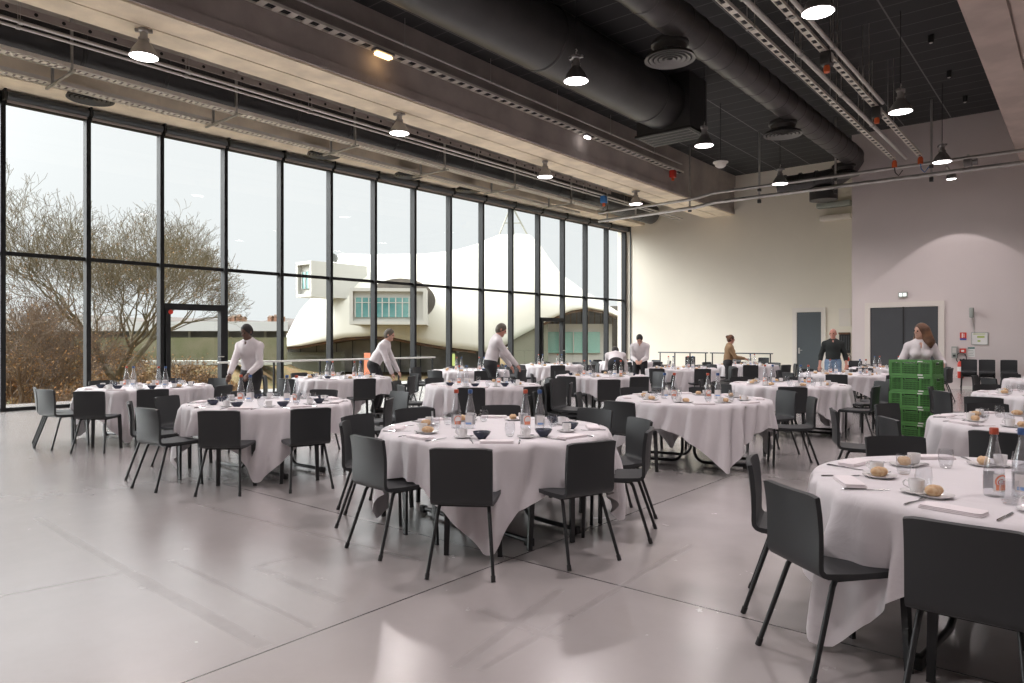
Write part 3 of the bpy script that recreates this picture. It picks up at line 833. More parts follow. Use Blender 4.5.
M['duct_light'] = mat('grey_diffuser_metal', (0.16, 0.155, 0.15), 0.4, metal=0.4)
for i, (yy, nm) in enumerate(((11.5, 'nearest'), (17.5, 'middle'), (23.0, 'farthest'))):
    diffuser((-5.82, yy, 6.50), 0.45, 0.36, '%s of the three round air diffusers hanging under the spiral duct' % nm, M['duct'])
for i, (yy, nm) in enumerate(((5.5, 'first from the left'), (11.1, 'second from the left'), (14.1, 'third from the left'), (16.7, 'fourth from the left'))):
    diffuser((-15.62, yy, 6.34), 0.43, 0.2, 'round grey air diffuser above the window trays, %s' % nm, M['duct'], collar=False)

# large duct with end box
duct_run('main_duct', -8.4, 7.47, -4.0, 16.15, 0.63, 'huge black round air duct beneath the black ceiling', M['duct'], 4.2, 64)
r = thing('duct_end_box', 'black plenum box closing the far end of the huge duct', 'duct', (-8.38, 16.65, 6.72))
q = MB(); q.box(-0.74, 0.74, -0.5, 0.5, 0.06, 1.42); q.obj('box', M['duct'], r, smooth=False)
q = MB(); q.box(-0.78, 0.78, -0.54, 0.54, 0.0, 0.06)
q.obj('flange', M['black'], r, smooth=False)
q = MB(); q.box(-0.7, 0.7, -0.46, -0.44, -0.012, 0.0); q.box(-0.7, 0.7, 0.44, 0.46, -0.012, 0.0); q.box(-0.7, -0.68, -0.46, 0.46, -0.012, 0); q.box(0.68, 0.7, -0.46, 0.46, -0.012, 0)
for k in range(3): q.box(-0.7, 0.7, -0.23 + 0.23 * k - 0.008, -0.23 + 0.23 * k + 0.008, -0.012, 0.0)
q.obj('grille_frame', M['duct_light'], r, smooth=False)
# spiral duct with elbow and branch
duct_run('spiral_duct', -5.6, 7.1, -2.0, 23.2, 0.31, 'long black spiral duct running under the ceiling beside the cable trays', M['duct2'], 0.62, 40)
r = thing('spiral_duct_elbow', 'black duct elbow and branch turning down at the far end of the spiral duct', 'duct', (-5.6, 23.2, 7.1))
q = MB(); q.tube([(0, -0.1, 0), (-0.05, 0.25, -0.05), (-0.25, 0.45, -0.25), (-0.6, 0.5, -0.45), (-1.2, 0.5, -0.5), (-2.4, 0.5, -0.5)], 0.30, 32); q.obj('duct_pipe', M['duct2'], r, ang=60)
for k in range(4):
    q = MB(); xk = -0.7 - 0.5 * k; q.tube([(xk - 0.03, 0.5, -0.47), (xk + 0.03, 0.5, -0.47)], 0.315, 32); q.obj('joint_ring', M['duct'], r)
q = MB(); q.lathe([(0, 0), (0.42, 0), (0.42, 0.35), (0.3, 0.45)], 32, c=(-1.0, 0.5, -1.15)); q.obj('outlet', M['duct'], r)

# ---------------------------------------------------------------- high-bay lamps
def build_lamp():
    r = thing('pendant_lamp', '', 'lamp')
    q = MB(); q.lathe([(0.225, 0.0), (0.228, 0.012), (0.205, 0.06), (0.175, 0.12), (0.125, 0.20), (0.085, 0.25), (0.075, 0.27)], 36); q.lathe([(0.215, 0.004), (0.17, 0.11), (0.08, 0.25)], 36)
    q.obj('reflector', M['shade'], r)
    q = MB(); q.lathe([(0.214, 0.006), (0.12, -0.006), (0, -0.012)], 36); q.obj('lens', M['lens'], r)
    q = MB(); q.lathe([(0.0, 0.27), (0.085, 0.27), (0.085, 0.31), (0.06, 0.32), (0.06, 0.40), (0.085, 0.42), (0.085, 0.46), (0.03, 0.48), (0, 0.48)], 24); q.obj('ballast_housing', M['shade'], r)
    q = MB(); q.box(-0.13, 0.13, -0.03, 0.03, 0.41, 0.455); q.obj('bracket', M['shade'], r)
    q = MB(); q.tube([(0, 0, 0.47), (0, 0, 0.53), (0.02, 0, 0.55), (0, 0, 0.58)], 0.012, 6); q.obj('hook', M['galv'], r)
    q = MB(); rod(q, 0, 0, 0.56, ZC - LAMP_Z, 0.008); q.obj('hanging_cord', M['black'], r)
    lamp_light(r)
    return r
lampK = Kind(build_lamp)
rown = {-11.95: 'brown beam row', -7.1: 'row right of the huge duct', -2.97: 'row near the cable trays', 1.2: 'row at the right edge'}
for xx, ys in LAMP_ROWS.items():
    for i, yy in enumerate(ys):
        lampK.put((xx, yy, LAMP_Z), random.uniform(0, 3), 'glowing aluminium high-bay lamp, %s from the camera in the %s' % (['first', 'second', 'third', 'fourth', 'fifth'][i], rown[xx]), 'high-bay lamps under the ceiling')
# white dome speaker hanging from ceiling
r = thing('dome_speaker', 'small white dome hanging from the black ceiling near the back corner', 'speaker', (-8.05, 19.0, 6.33))
q = MB(); q.lathe([(0, 0), (0.09, 0.01), (0.14, 0.05), (0.16, 0.10), (0.16, 0.13)], 28); q.obj('dome', M['white'], r)
q = MB(); q.lathe([(0.16, 0.13), (0.21, 0.14), (0.21, 0.17), (0.1, 0.20), (0, 0.2)], 28); q.obj('collar', M['white'], r)
q = MB(); rod(q, 0, 0, 0.2, ZC - 6.33, 0.008); q.obj('cord', M['black'], r)
# spotlight fixture on the cross rail
r = thing('rail_spotlight', 'small pale spotlight clamped on the cross rail beside the far right lamp', 'light', (-2.55, 22.5, 6.12))
q = MB(); q.rbox(-0.10, 0.10, -0.1, 0.1, 0.05, 0.25, 0.03); q.obj('body', M['shade'], r)
q = MB(); q.lathe([(0.07, 0), (0.09, 0.12)], 16, T=Matrix.Translation((0.1, 0, 0.15)) @ Matrix.Rotation(radians(90), 4, 'Y')); q.obj('barrel', M['shade'], r)
q = MB(); q.rbox(-0.03, 0.03, -0.03, 0.03, 0.25, 0.38, 0.01); q.obj('clamp', M['galv'], r)
r = thing('wall_washer', 'bright downlight on the cross rail throwing an arc of light on the right back wall', 'light', (-3.05, 23.35, 6.05))
q = MB(); q.lathe([(0.13, 0.0), (0.12, 0.12), (0.06, 0.2), (0, 0.2)], 24); q.obj('housing', M['shade'], r)
q = MB(); q.lathe([(0.12, 0.004), (0, 0.002)], 24); q.obj('lens', M['lens'], r)
q = MB(); q.box(-0.02, 0.02, -0.9, 0.02, 0.18, 0.22); q.obj('arm', M['galv'], r, smooth=False)
ld = bpy.data.lights.new('washer_beam', 'SPOT'); ld.energy = 95; ld.color = (1.0, 0.90, 0.91); ld.spot_size = radians(90); ld.spot_blend = 0.06; ld.shadow_soft_size = 0.03
lo = bpy.data.objects.new('washer_beam', ld); COL.objects.link(lo); lo.parent = r; lo.location = (0, 0, -0.02)
# small ceiling points
for i, (px, py) in enumerate(((931, 40), (949, 75), (965, 100))):
    dd = (ZC - 0.1 - CH) * FPX / (HOR - py); v = P((px - 512) / FPX * dd, dd)
    r = thing('ceiling_point', 'small black ceiling fitting, %s of three in line near the right beam' % ('nearest', 'middle', 'farthest')[i], 'ceiling fitting', (v.x, v.y, ZC - 0.16))
    q = MB(); q.lathe([(0, 0), (0.05, 0), (0.06, 0.05), (0.06, 0.16)], 16); q.obj('body', M['black'], r)
    q = MB(); q.lathe([(0.03, -0.012), (0.035, 0.0)], 12, cap0=True); q.obj('tip', M['pipe_white'], r)
# ---------------------------------------------------------------- chairs
def build_chair():
    r = thing('dining_chair', '', 'chair')
    HW = 0.194
    def seat(u, v):
        x = (u * 2 - 1) * HW; y = -0.20 + 0.42 * v
        z = 0.452 + 0.012 * sm(0.6, 1, v) * 0 - 0.010 * sin(pi * v) - 0.022 * sm(0.93, 1.0, v)
        ex = abs(u * 2 - 1)
        y += -0.02 * ex ** 6 * (1 if v > 0.95 else 0)
        return Vector((x, y, z)), Vector((0, 0.0, 1))
    q = MB(); q.sheet(seat, 10, 14, 0.026); q.obj('seat', M['chair'], r, ang=50)
    # curved rear transition and backrest in one shell
    prof = [(-0.195, 0.452), (-0.218, 0.458), (-0.233, 0.475), (-0.240, 0.50), (-0.246, 0.56), (-0.253, 0.63), (-0.263, 0.71), (-0.272, 0.77), (-0.278, 0.805)]
    def back(u, v):
        f = v * (len(prof) - 1); i = min(int(f), len(prof) - 2); t = f - i
        y = prof[i][0] * (1 - t) + prof[i + 1][0] * t; z = prof[i][1] * (1 - t) + prof[i + 1][1] * t
        dy, dz = prof[i + 1][0] - prof[i][0], prof[i + 1][1] - prof[i][1]; L = hypot(dy, dz)
        s_ = u * 2 - 1
        hw = HW * (1.0 + 0.01 * v)
        y += 0.022 * (s_ * s_) * sm(0.2, 0.8, v)
        if v >= 0.99: z -= 0.010 * abs(s_) ** 8
        return Vector((s_ * hw, y, z)), Vector((0, dz / L, -dy / L))
    q = MB(); q.sheet(back, 12, 16, 0.024); q.obj('backrest', M['chair'], r, ang=50)
    for sx in (-1, 1):
        # flat front leg flush with the seat corner
        q = MB(); n = 6; vs_ = []
        for k in range(n + 1):
            t = k / n; z = 0.445 * (1 - t) + 0.008 * t
            w = 0.022 - 0.006 * t; d = 0.011; x = sx * (0.171 + 0.014 * t); y = 0.198 + 0.012 * t
            vs_ += [Vector((x - w, y - d, z)), Vector((x + w, y - d, z)), Vector((x + w, y + d, z)), Vector((x - w, y + d, z))]
        fs_ = [(i * 4 + j, i * 4 + (j + 1) % 4, i * 4 + 4 + (j + 1) % 4, i * 4 + 4 + j) for i in range(n) for j in range(4)]
        fs_ += [(3, 2, 1, 0), (n * 4, n * 4 + 1, n * 4 + 2, n * 4 + 3)]
        q.add(vs_, fs_); l = q.obj('leg', M['chair_leg'], r)
        q = MB(); q.box(sx * 0.185 - 0.017, sx * 0.185 + 0.017, 0.199, 0.221, 0.0, 0.009); q.obj('foot_cap', M['black'], l)
        # slanted round rear leg
        q = MB(); q.tube([(sx * 0.155, -0.13, 0.437), (sx * 0.162, -0.155, 0.40), (sx * 0.205, -0.282, 0.02)], [0.0125, 0.0125, 0.0115], 10); l = q.obj('leg', M['chair_leg'], r)
        q = MB(); q.tube([(sx * 0.2035, -0.277, 0.035), (sx * 0.2065, -0.289, 0.0)], 0.0145, 10); q.obj('foot_cap', M['black'], l)
    q = MB()
    q.box(-0.16, 0.16, 0.185, 0.205, 0.415, 0.438)
    for sx in (-1, 1): q.box(sx * 0.16 - 0.009, sx * 0.16 + 0.009, -0.15, 0.19, 0.418, 0.438)
    q.box(-0.155, 0.155, -0.145, -0.125, 0.418, 0.438)
    q.obj('seat_frame', M['chair_leg'], r, smooth=False)
    return r
chairK = Kind(build_chair)

def camdir(psi):                            # 0 = towards the camera plane, 90 = to the right in the picture
    a = radians(psi)
    return RGT * sin(a) - FWD * cos(a)
SIDES = ['near side', 'near-right side', 'right side', 'far-right side', 'far side', 'far-left side', 'left side', 'near-left side']
def sector(psi): return int(((psi % 360) + 22.5) // 45) % 8

# name, room x, room y, description, cloth turn (psi of one corner), tier, chairs [(psi, radius, twist)], bowl sectors
R0 = 0.92
ring8 = lambda off=0, r=1.12: [(off + 45 * k, r, 0) for k in range(8)]
TABLES = [
 ('A1', -3.70, 4.27, 'the centre foreground table', -4, 0,
  [(-8, 1.10, 2), (32, 0.99, -2), (71, 0.97, 3), (102, 1.0, 5), (140, 1.2, 0), (178, 1.25, 6), (-145, 1.2, 0), (-114, 1.12, -6), (-93, 0.97, 6), (-47, 0.94, 4)], (0, 1, 2, 3), 0),
 ('A2', -3.72, 7.95, 'the second middle-row table', 5, 1,
  [(-50, 1.12, 8), (75, 1.10, 6), (118, 1.32, -14), (160, 1.2, 0), (-160, 1.2, 0), (-105, 1.15, 0)], (), 0),
 ('A3', -3.75, 11.56, 'the third middle-row table', 30, 1,
  [(-20, 1.2, 0), (28, 1.22, 22), (88, 1.25, 10), (104, 1.72, -8), (150, 1.15, 0), (-165, 1.15, 0), (-110, 1.12, 0), (-65, 1.12, 0)], (), 10),
 ('A4', -3.94, 15.8, 'the fourth middle-row table', 20, 2, ring8(12), (), 0),
 ('A5', -3.9, 19.6, 'the farthest middle-row table', 40, 2, ring8(-5), (), 0),
 ('B1', -7.23, 4.40, 'the left foreground table', 15, 0,
  [(0, 1.14, 0), (36, 1.16, -4), (90, 1.12, 0), (128, 1.45, 10), (170, 1.18, 0), (-150, 1.15, 8), (-104, 1.12, 0), (-72, 1.16, 6), (-36, 1.14, 4)], (0, 1, 2, 3, 4, 5, 6, 7), 0),
 ('B2', -7.49, 8.34, 'the second left-row table', 35, 1,
  [(-4, 1.15, 0), (35, 1.15, 0), (80, 1.15, 0), (125, 1.15, 0), (170, 1.15, 0), (-140, 1.15, 0), (-100, 1.2, 0), (-52, 1.2, -10)], (0, 1, 7, 3), 0),
 ('B3', -7.53, 11.94, 'the third left-row table', 10, 1,
  [(-35, 1.15, 0), (22, 1.15, 0), (70, 1.15, 0), (115, 1.15, 0), (165, 1.15, 0), (-150, 1.15, 0), (-85, 1.15, 0), (-5, 1.95, 8)], (2, 6), 0),
 ('B4', -7.9, 16.2, 'the fourth left-row table', 0, 2, ring8(8), (), 0),
 ('B5', -7.6, 19.6, 'the farthest left-row table', 25, 2, ring8(-12), (), 0),
 ('C1', -11.1, 4.70, 'the leftmost window-row table', 10, 1,
  [(-30, 1.20, 4), (-52, 1.16, 0), (2, 1.34, 4), (30, 1.15, 0), (75, 1.1, 0), (128, 1.25, 0), (165, 1.35, 0), (-165, 1.35, 0), (-125, 1.2, 0)], (0, 1, 3, 4, 6, 7), 0),
 ('C2', -10.97, 8.20, 'the second window-row table', 20, 1, [(30, 1.15, 0), (78, 1.15, 0), (-28, 1.15, 0), (-80, 1.15, 0), (-130, 1.15, 0), (115, 1.2, 10)], (0, 3, 6), 0),
 ('C3', -11.27, 12.1, 'the third window-row table', 0, 2, [(-30, 1.15, 0), (15, 1.15, 0), (60, 1.15, 0), (-75, 1.15, 0), (150, 1.15, 0), (-160, 1.15, 0), (-115, 1.25, 0)], (1, 5), 0),
 ('C4', -11.8, 16.0, 'the fourth window-row table', 45, 2, ring8(5), (), 0),
 ('C5', -11.5, 19.7, 'the farthest window-row table', 0, 2, ring8(-10), (), 0),
 ('D1', -0.28, 4.20, 'the right foreground table', -84, 0,
  [(-43.6, 0.95, 2), (-79, 0.965, 0), (-116, 0.965, 2), (172, 1.18, 0), (130, 1.15, 0), (85, 1.15, 0)], (), 0),
 ('D2', -0.25, 7.57, 'the second right-row table', 15, 0,
  [(-50, 1.18, 0), (-90, 1.14, -4), (-118, 1.45, 10), (165, 1.15, 0), (-152, 1.25, 0), (125, 1.15, 0), (80, 1.15, 0), (-8, 1.15, 0)], (), 0),
 ('D3', -0.34, 11.5, 'the third right-row table', 40, 1,
  [(-92, 1.2, 0), (-62, 1.55, 16), (-128, 1.15, 0), (178, 1.15, 0), (140, 1.15, 0), (-15, 1.15, 0), (35, 1.15, 0)], (), 0),
 ('D4', -0.32, 15.7, 'the farthest right-row table', 10, 2, ring8(0), (), 0),
]

def cloth_mesh(seed, half=1.20, nA=320, nR=7, nH=13):
    rnd = random.Random(seed)
    ph = [rnd.uniform(0, 6.28) for _ in range(8)]
    vs_ = [(0, 0, 0.757)]; rows = []
    def hang(a):
        c = max(abs(cos(a)), abs(sin(a)))
        rr = half / c
        lim = half * 1.37
        rr = min(rr, lim)
        return min(rr - R0, 0.745)
    for i in range(1, nR + 1):
        rad = (R0 - 0.012) * i / nR
        rows.append([(rad * cos(2 * pi * k / nA), rad * sin(2 * pi * k / nA), 0.757) for k in range(nA)])
    for j in range(1, nH + 1):
        t = j / nH; row = []
        for k in range(nA):
            a = 2 * pi * k / nA
            h = hang(a)
            corner = sm(0.30, 0.72, h)
            drop = h * t
            lip = min(1.0, drop / 0.03)
            f1 = 13 * (a + 0.22 * drop) + ph[0] + 1.9 * sin(3 * a + ph[5])
            wob = (0.95 * (abs(sin(f1)) ** 0.7 - 0.62) + 0.8 * (0.5 - abs(sin(11 * a + ph[2] + 1.3 * sin(2 * a + ph[7]))) ** 0.8) + 0.35 * sin(7 * a + ph[3]) + 0.22 * sin(31 * a + ph[6] + 2 * t))
            amp = (0.030 + 0.085 * sm(0, 1, drop / 0.30)) * lip
            rad = R0 - 0.012 + 0.014 * lip + amp * wob * 0.62 + 0.035 * drop + 0.05 * corner * sm(0.1, 0.7, drop) * 0.6
            a2 = a + 0.05 * corner * t * sin(5 * a + ph[4])
            z = 0.757 - 0.004 * lip - drop + 0.012 * sin(9 * a + ph[6]) * t
            row.append((rad * cos(a2), rad * sin(a2), max(z, 0.010)))
        rows.append(row)
    fs_ = [(0, 1 + k, 1 + (k + 1) % nA) for k in range(nA)]
    for row in rows: vs_ += row
    for i in range(len(rows) - 1):
        for k in range(nA):
            a_, b_ = 1 + i * nA + k, 1 + i * nA + (k + 1) % nA
            fs_.append((a_, a_ + nA, b_ + nA, b_))
    me = bpy.data.meshes.new('tablecloth')
    me.from_pydata([tuple(v) for v in vs_], [], fs_)
    me.materials.append(M['cloth']); me.update(); me.shade_smooth()
    return me
CLOTHS = [cloth_mesh(s) for s in (3, 11, 19, 27)]

def build_table():
    r = thing('round_table', '', 'table')
    q = MB(); q.lathe([(0, 0.722), (R0 - 0.03, 0.722), (R0 - 0.018, 0.727), (R0 - 0.018, 0.745), (R0 - 0.03, 0.750), (0, 0.750)], 64); q.obj('tabletop', M['greybox'], r)
    for sy in (-1, 1):
        for sx in (-1, 1):
            x0 = 0.07; pts = [(sx * x0, sy * 0.24, 0.72), (sx * x0, sy * 0.24, 0.17)]
            for k in range(1, 6):
                a = pi / 2 * k / 5
                pts.append((sx * (x0 + 0.13 * (1 - cos(a))), sy * 0.24, 0.17 - 0.135 * sin(a)))
            pts.append((sx * 0.66, sy * 0.24, 0.035))
            q = MB(); q.tube(pts, 0.018, 10); l = q.obj('leg', M['chair_leg'], r)
            q = MB(); q.rbox(sx * 0.66 - 0.04, sx * 0.66 + 0.03, sy * 0.24 - 0.024, sy * 0.24 + 0.024, 0.0, 0.058, 0.01); q.obj('foot_cap', M['black'], l)
    q = MB(); q.tube([(-0.07, -0.24, 0.4), (-0.07, 0.24, 0.4)], 0.014, 8); q.tube([(0.07, -0.24, 0.4), (0.07, 0.24, 0.4)], 0.014, 8); q.box(-0.09, 0.09, -0.5, -0.2, 0.70, 0.722); q.box(-0.09, 0.09, 0.2, 0.5, 0.70, 0.722)
    q.obj('cross_brace', M['chair_leg'], r)
    return r
tableK = Kind(build_table)

# ---------------------------------------------------------------- tableware (local origin = where it stands on the cloth)
def build_bottle(cap):
    def f():
        r = thing('water_bottle', '', 'bottle')
        q = MB(); q.lathe([(0.0, 0.002), (0.037, 0.0), (0.041, 0.006), (0.041, 0.115), (0.039, 0.14), (0.034, 0.17), (0.024, 0.215), (0.0165, 0.25), (0.0145, 0.285), (0.0145, 0.295)], 28); q.obj('glass_body', M['bottle'], r)
        q = MB(); q.lathe([(0.0175, 0.283), (0.0185, 0.285), (0.0185, 0.309), (0.016, 0.313), (0, 0.313)], 20); q.obj('cap', M['cap_red'] if cap == 'red' else M['cap_blue'], r)
        q = MB()
        for k in range(2):
            pv = []
            for j in range(15):
                a = pi * k + radians(-52 + 104 * j / 14)
                pv += [(0.0416 * sin(a), -0.0416 * cos(a), 0.028), (0.0416 * sin(a), -0.0416 * cos(a), 0.108)]
            q.add(pv, [(2 * j, 2 * j + 2, 2 * j + 3, 2 * j + 1) for j in range(14)])
        l = q.obj('label_paper', M['label_white'], r)
        T = lambda a: Matrix.Rotation(a, 4, 'Z') @ Matrix.Translation((0, -0.0424, 0.07))
        for k in range(2):
            q = MB(); a0 = pi * k
            ptsv = []
            for j in range(13):
                a = a0 + radians(-38 + 76 * j / 12)
                ptsv += [(0.0422 * sin(a), -0.0422 * cos(a), 0.034 if cap == 'red' else 0.036), (0.0422 * sin(a), -0.0422 * cos(a), 0.06 if cap == 'red' else 0.052)]
            q.add(ptsv, [(2 * j, 2 * j + 2, 2 * j + 3, 2 * j + 1) for j in range(12)])
            if cap == 'red':
                ring = []
                for j in range(25):
                    b_ = 2 * pi * j / 24
                    for rr in (0.026, 0.033):
                        a = a0 + rr * cos(b_) / 0.0424; ring.append((0.0424 * sin(a), -0.0424 * cos(a), 0.072 + rr * sin(b_)))
                q.add(ring, [(2 * j, 2 * j + 2, 2 * j + 3, 2 * j + 1) for j in range(24)])
            q.obj('label_print', M['label_orange'] if cap == 'red' else M['label_blue'], l)
        return r
    return f
bottleK = {c: Kind(build_bottle(c)) for c in ('red', 'blue')}
def build_glass():
    o = MB().lathe([(0, 0.008), (0.026, 0.006), (0.031, 0.012), (0.038, 0.045), (0.0385, 0.06), (0.034, 0.105), (0.0330, 0.106), (0.0368, 0.06), (0.036, 0.046), (0.029, 0.016), (0, 0.014)], 28).lathe([(0, 0.0), (0.024, 0.0), (0.027, 0.006)], 28).obj('water_glass', M['tumbler'])
    return tag(o, '', 'glass')
def build_cup():
    r = thing('coffee_cup', '', 'cup')
    q = MB(); q.lathe([(0, 0.002), (0.024, 0.0), (0.026, 0.004), (0.033, 0.03), (0.0335, 0.06), (0.031, 0.06), (0.030, 0.03), (0.022, 0.008), (0, 0.008)], 24); q.obj('bowl', M['china'], r)
    q = MB(); q.tube([(0.031, 0, 0.05), (0.046, 0, 0.053), (0.055, 0, 0.043), (0.052, 0, 0.028), (0.030, 0, 0.018)], 0.0038, 8); q.obj('handle', M['china'], r)
    return r
def build_saucer():
    return tag(MB().lathe([(0, 0.004), (0.03, 0.003), (0.035, 0.0), (0.05, 0.004), (0.068, 0.012), (0.069, 0.014), (0.05, 0.008), (0.03, 0.007), (0, 0.007)], 28).obj('saucer', M['china']), '', 'saucer')
def build_plate():
    return tag(MB().lathe([(0, 0.003), (0.05, 0.0), (0.055, 0.003), (0.08, 0.013), (0.082, 0.016), (0.056, 0.008), (0, 0.007)], 32).obj('side_plate', M['china']), '', 'plate')
def build_bread():
    q = MB(); n = 20; m_ = 10; vs_ = []
    for i in range(m_ + 1):
        ph = pi * i / m_
        for k in range(n):
            a = 2 * pi * k / n
            x = 0.050 * sin(ph) * cos(a); y = 0.032 * sin(ph) * sin(a); z = 0.024 + 0.026 * cos(ph)
            if z < 0.006: z = 0.0 + z * 0.0
            s_ = 1 - 0.10 * math.exp(-((y) / 0.007) ** 2) * (z > 0.03)
            vs_.append((x * (1 + .05 * sin(3 * a)), y, z * s_ + 0.001))
    fs_ = [(i * n + k, i * n + (k + 1) % n, (i + 1) * n + (k + 1) % n, (i + 1) * n + k) for i in range(m_) for k in range(n)]
    q.add(vs_, fs_)
    return tag(q.obj('bread_roll', M['bread'], ang=70), '', 'bread')
def build_bowl():
    return tag(MB().lathe([(0, 0.004), (0.028, 0.0), (0.032, 0.004), (0.034, 0.010), (0.058, 0.035), (0.066, 0.055), (0.063, 0.055), (0.054, 0.036), (0.03, 0.014), (0, 0.012)], 28).obj('bowl', M['bowl']), '', 'bowl')
def build_napkin():
    q = MB(); q.rbox(-0.12, 0.12, -0.052, 0.052, 0.0, 0.006, 0.012); q.rbox(-0.119, 0.118, -0.050, 0.051, 0.006, 0.012, 0.014); q.rbox(-0.116, 0.119, -0.051, 0.046, 0.012, 0.018, 0.016)
    return tag(q.obj('folded_napkin', M['napkin']), '', 'napkin')
def build_fork():
    q = MB(); q.tube([(0, -0.10, 0.004), (0, -0.05, 0.006), (0, 0.03, 0.003), (0, 0.045, 0.004)], [0.0045, 0.004, 0.0025, 0.003], 6)
    def head(u, v):
        x = (u * 2 - 1) * (0.003 + 0.0085 * sm(0, 1, v)); return Vector((x, 0.04 + 0.025 * v, 0.004 + 0.001 * v)), Vector((0, 0, 1))
    q.sheet(head, 4, 3, 0.002)
    for k in range(4):
        x = -0.009 + 0.006 * k; q.tube([(x, 0.063, 0.005), (x, 0.085, 0.006), (x * 0.9, 0.100, 0.009)], [0.0016, 0.0015, 0.001], 5)
    return tag(q.obj('fork', M['steel']), '', 'fork')
def build_knife():
    q = MB(); q.tube([(0, -0.11, 0.004), (0, -0.10, 0.005), (0, 0.0, 0.005)], [0.003, 0.0055, 0.004], 6)
    q.add([(-0.004, 0, 0.003), (0.006, 0, 0.003), (0.009, 0.04, 0.003), (0.008, 0.09, 0.003), (-0.003, 0.115, 0.003),
           (-0.004, 0, 0.005), (0.006, 0, 0.004), (0.009, 0.04, 0.004), (0.008, 0.09, 0.004), (-0.003, 0.115, 0.005)],
          [(0, 4, 3, 2, 1), (5, 6, 7, 8, 9), (0, 1, 6, 5), (1, 2, 7, 6), (2, 3, 8, 7), (3, 4, 9, 8), (4, 0, 5, 9)])
    return tag(q.obj('knife', M['steel']), '', 'knife')
def build_spoon():
    q = MB(); q.tube([(0, -0.06, 0.003), (0, 0.03, 0.003)], [0.003, 0.0018], 6)
    q.lathe([(0.001, 0.003), (0.010, 0.005), (0.0125, 0.007), (0.010, 0.006), (0.001, 0.004)], 14, T=Matrix.Translation((0, 0.045, 0)) @ Matrix.Diagonal((1, 1.5, 1, 1)))
    return tag(q.obj('teaspoon', M['steel']), '', 'spoon')
K = {'glass': Kind(build_glass), 'cup': Kind(build_cup), 'saucer': Kind(build_saucer), 'plate': Kind(build_plate), 'bread': Kind(build_bread),
     'bowl': Kind(build_bowl), 'napkin': Kind(build_napkin), 'fork': Kind(build_fork), 'knife': Kind(build_knife), 'spoon': Kind(build_spoon)}
ITEM = {'glass': 'clear water glass', 'cup': 'white coffee cup', 'saucer': 'white saucer under the cup', 'plate': 'white side plate', 'bread': 'brown bread roll',
        'bowl': 'dark blue bowl', 'napkin': 'pale folded napkin', 'fork': 'steel fork', 'knife': 'steel knife', 'spoon': 'teaspoon on the saucer'}
GRP = {'glass': 'water glasses', 'cup': 'coffee cups', 'saucer': 'saucers', 'plate': 'side plates', 'bread': 'bread rolls', 'bowl': 'dark bowls', 'napkin': 'folded napkins', 'fork': 'forks', 'knife': 'knives', 'spoon': 'teaspoons'}
CT = 0.7572

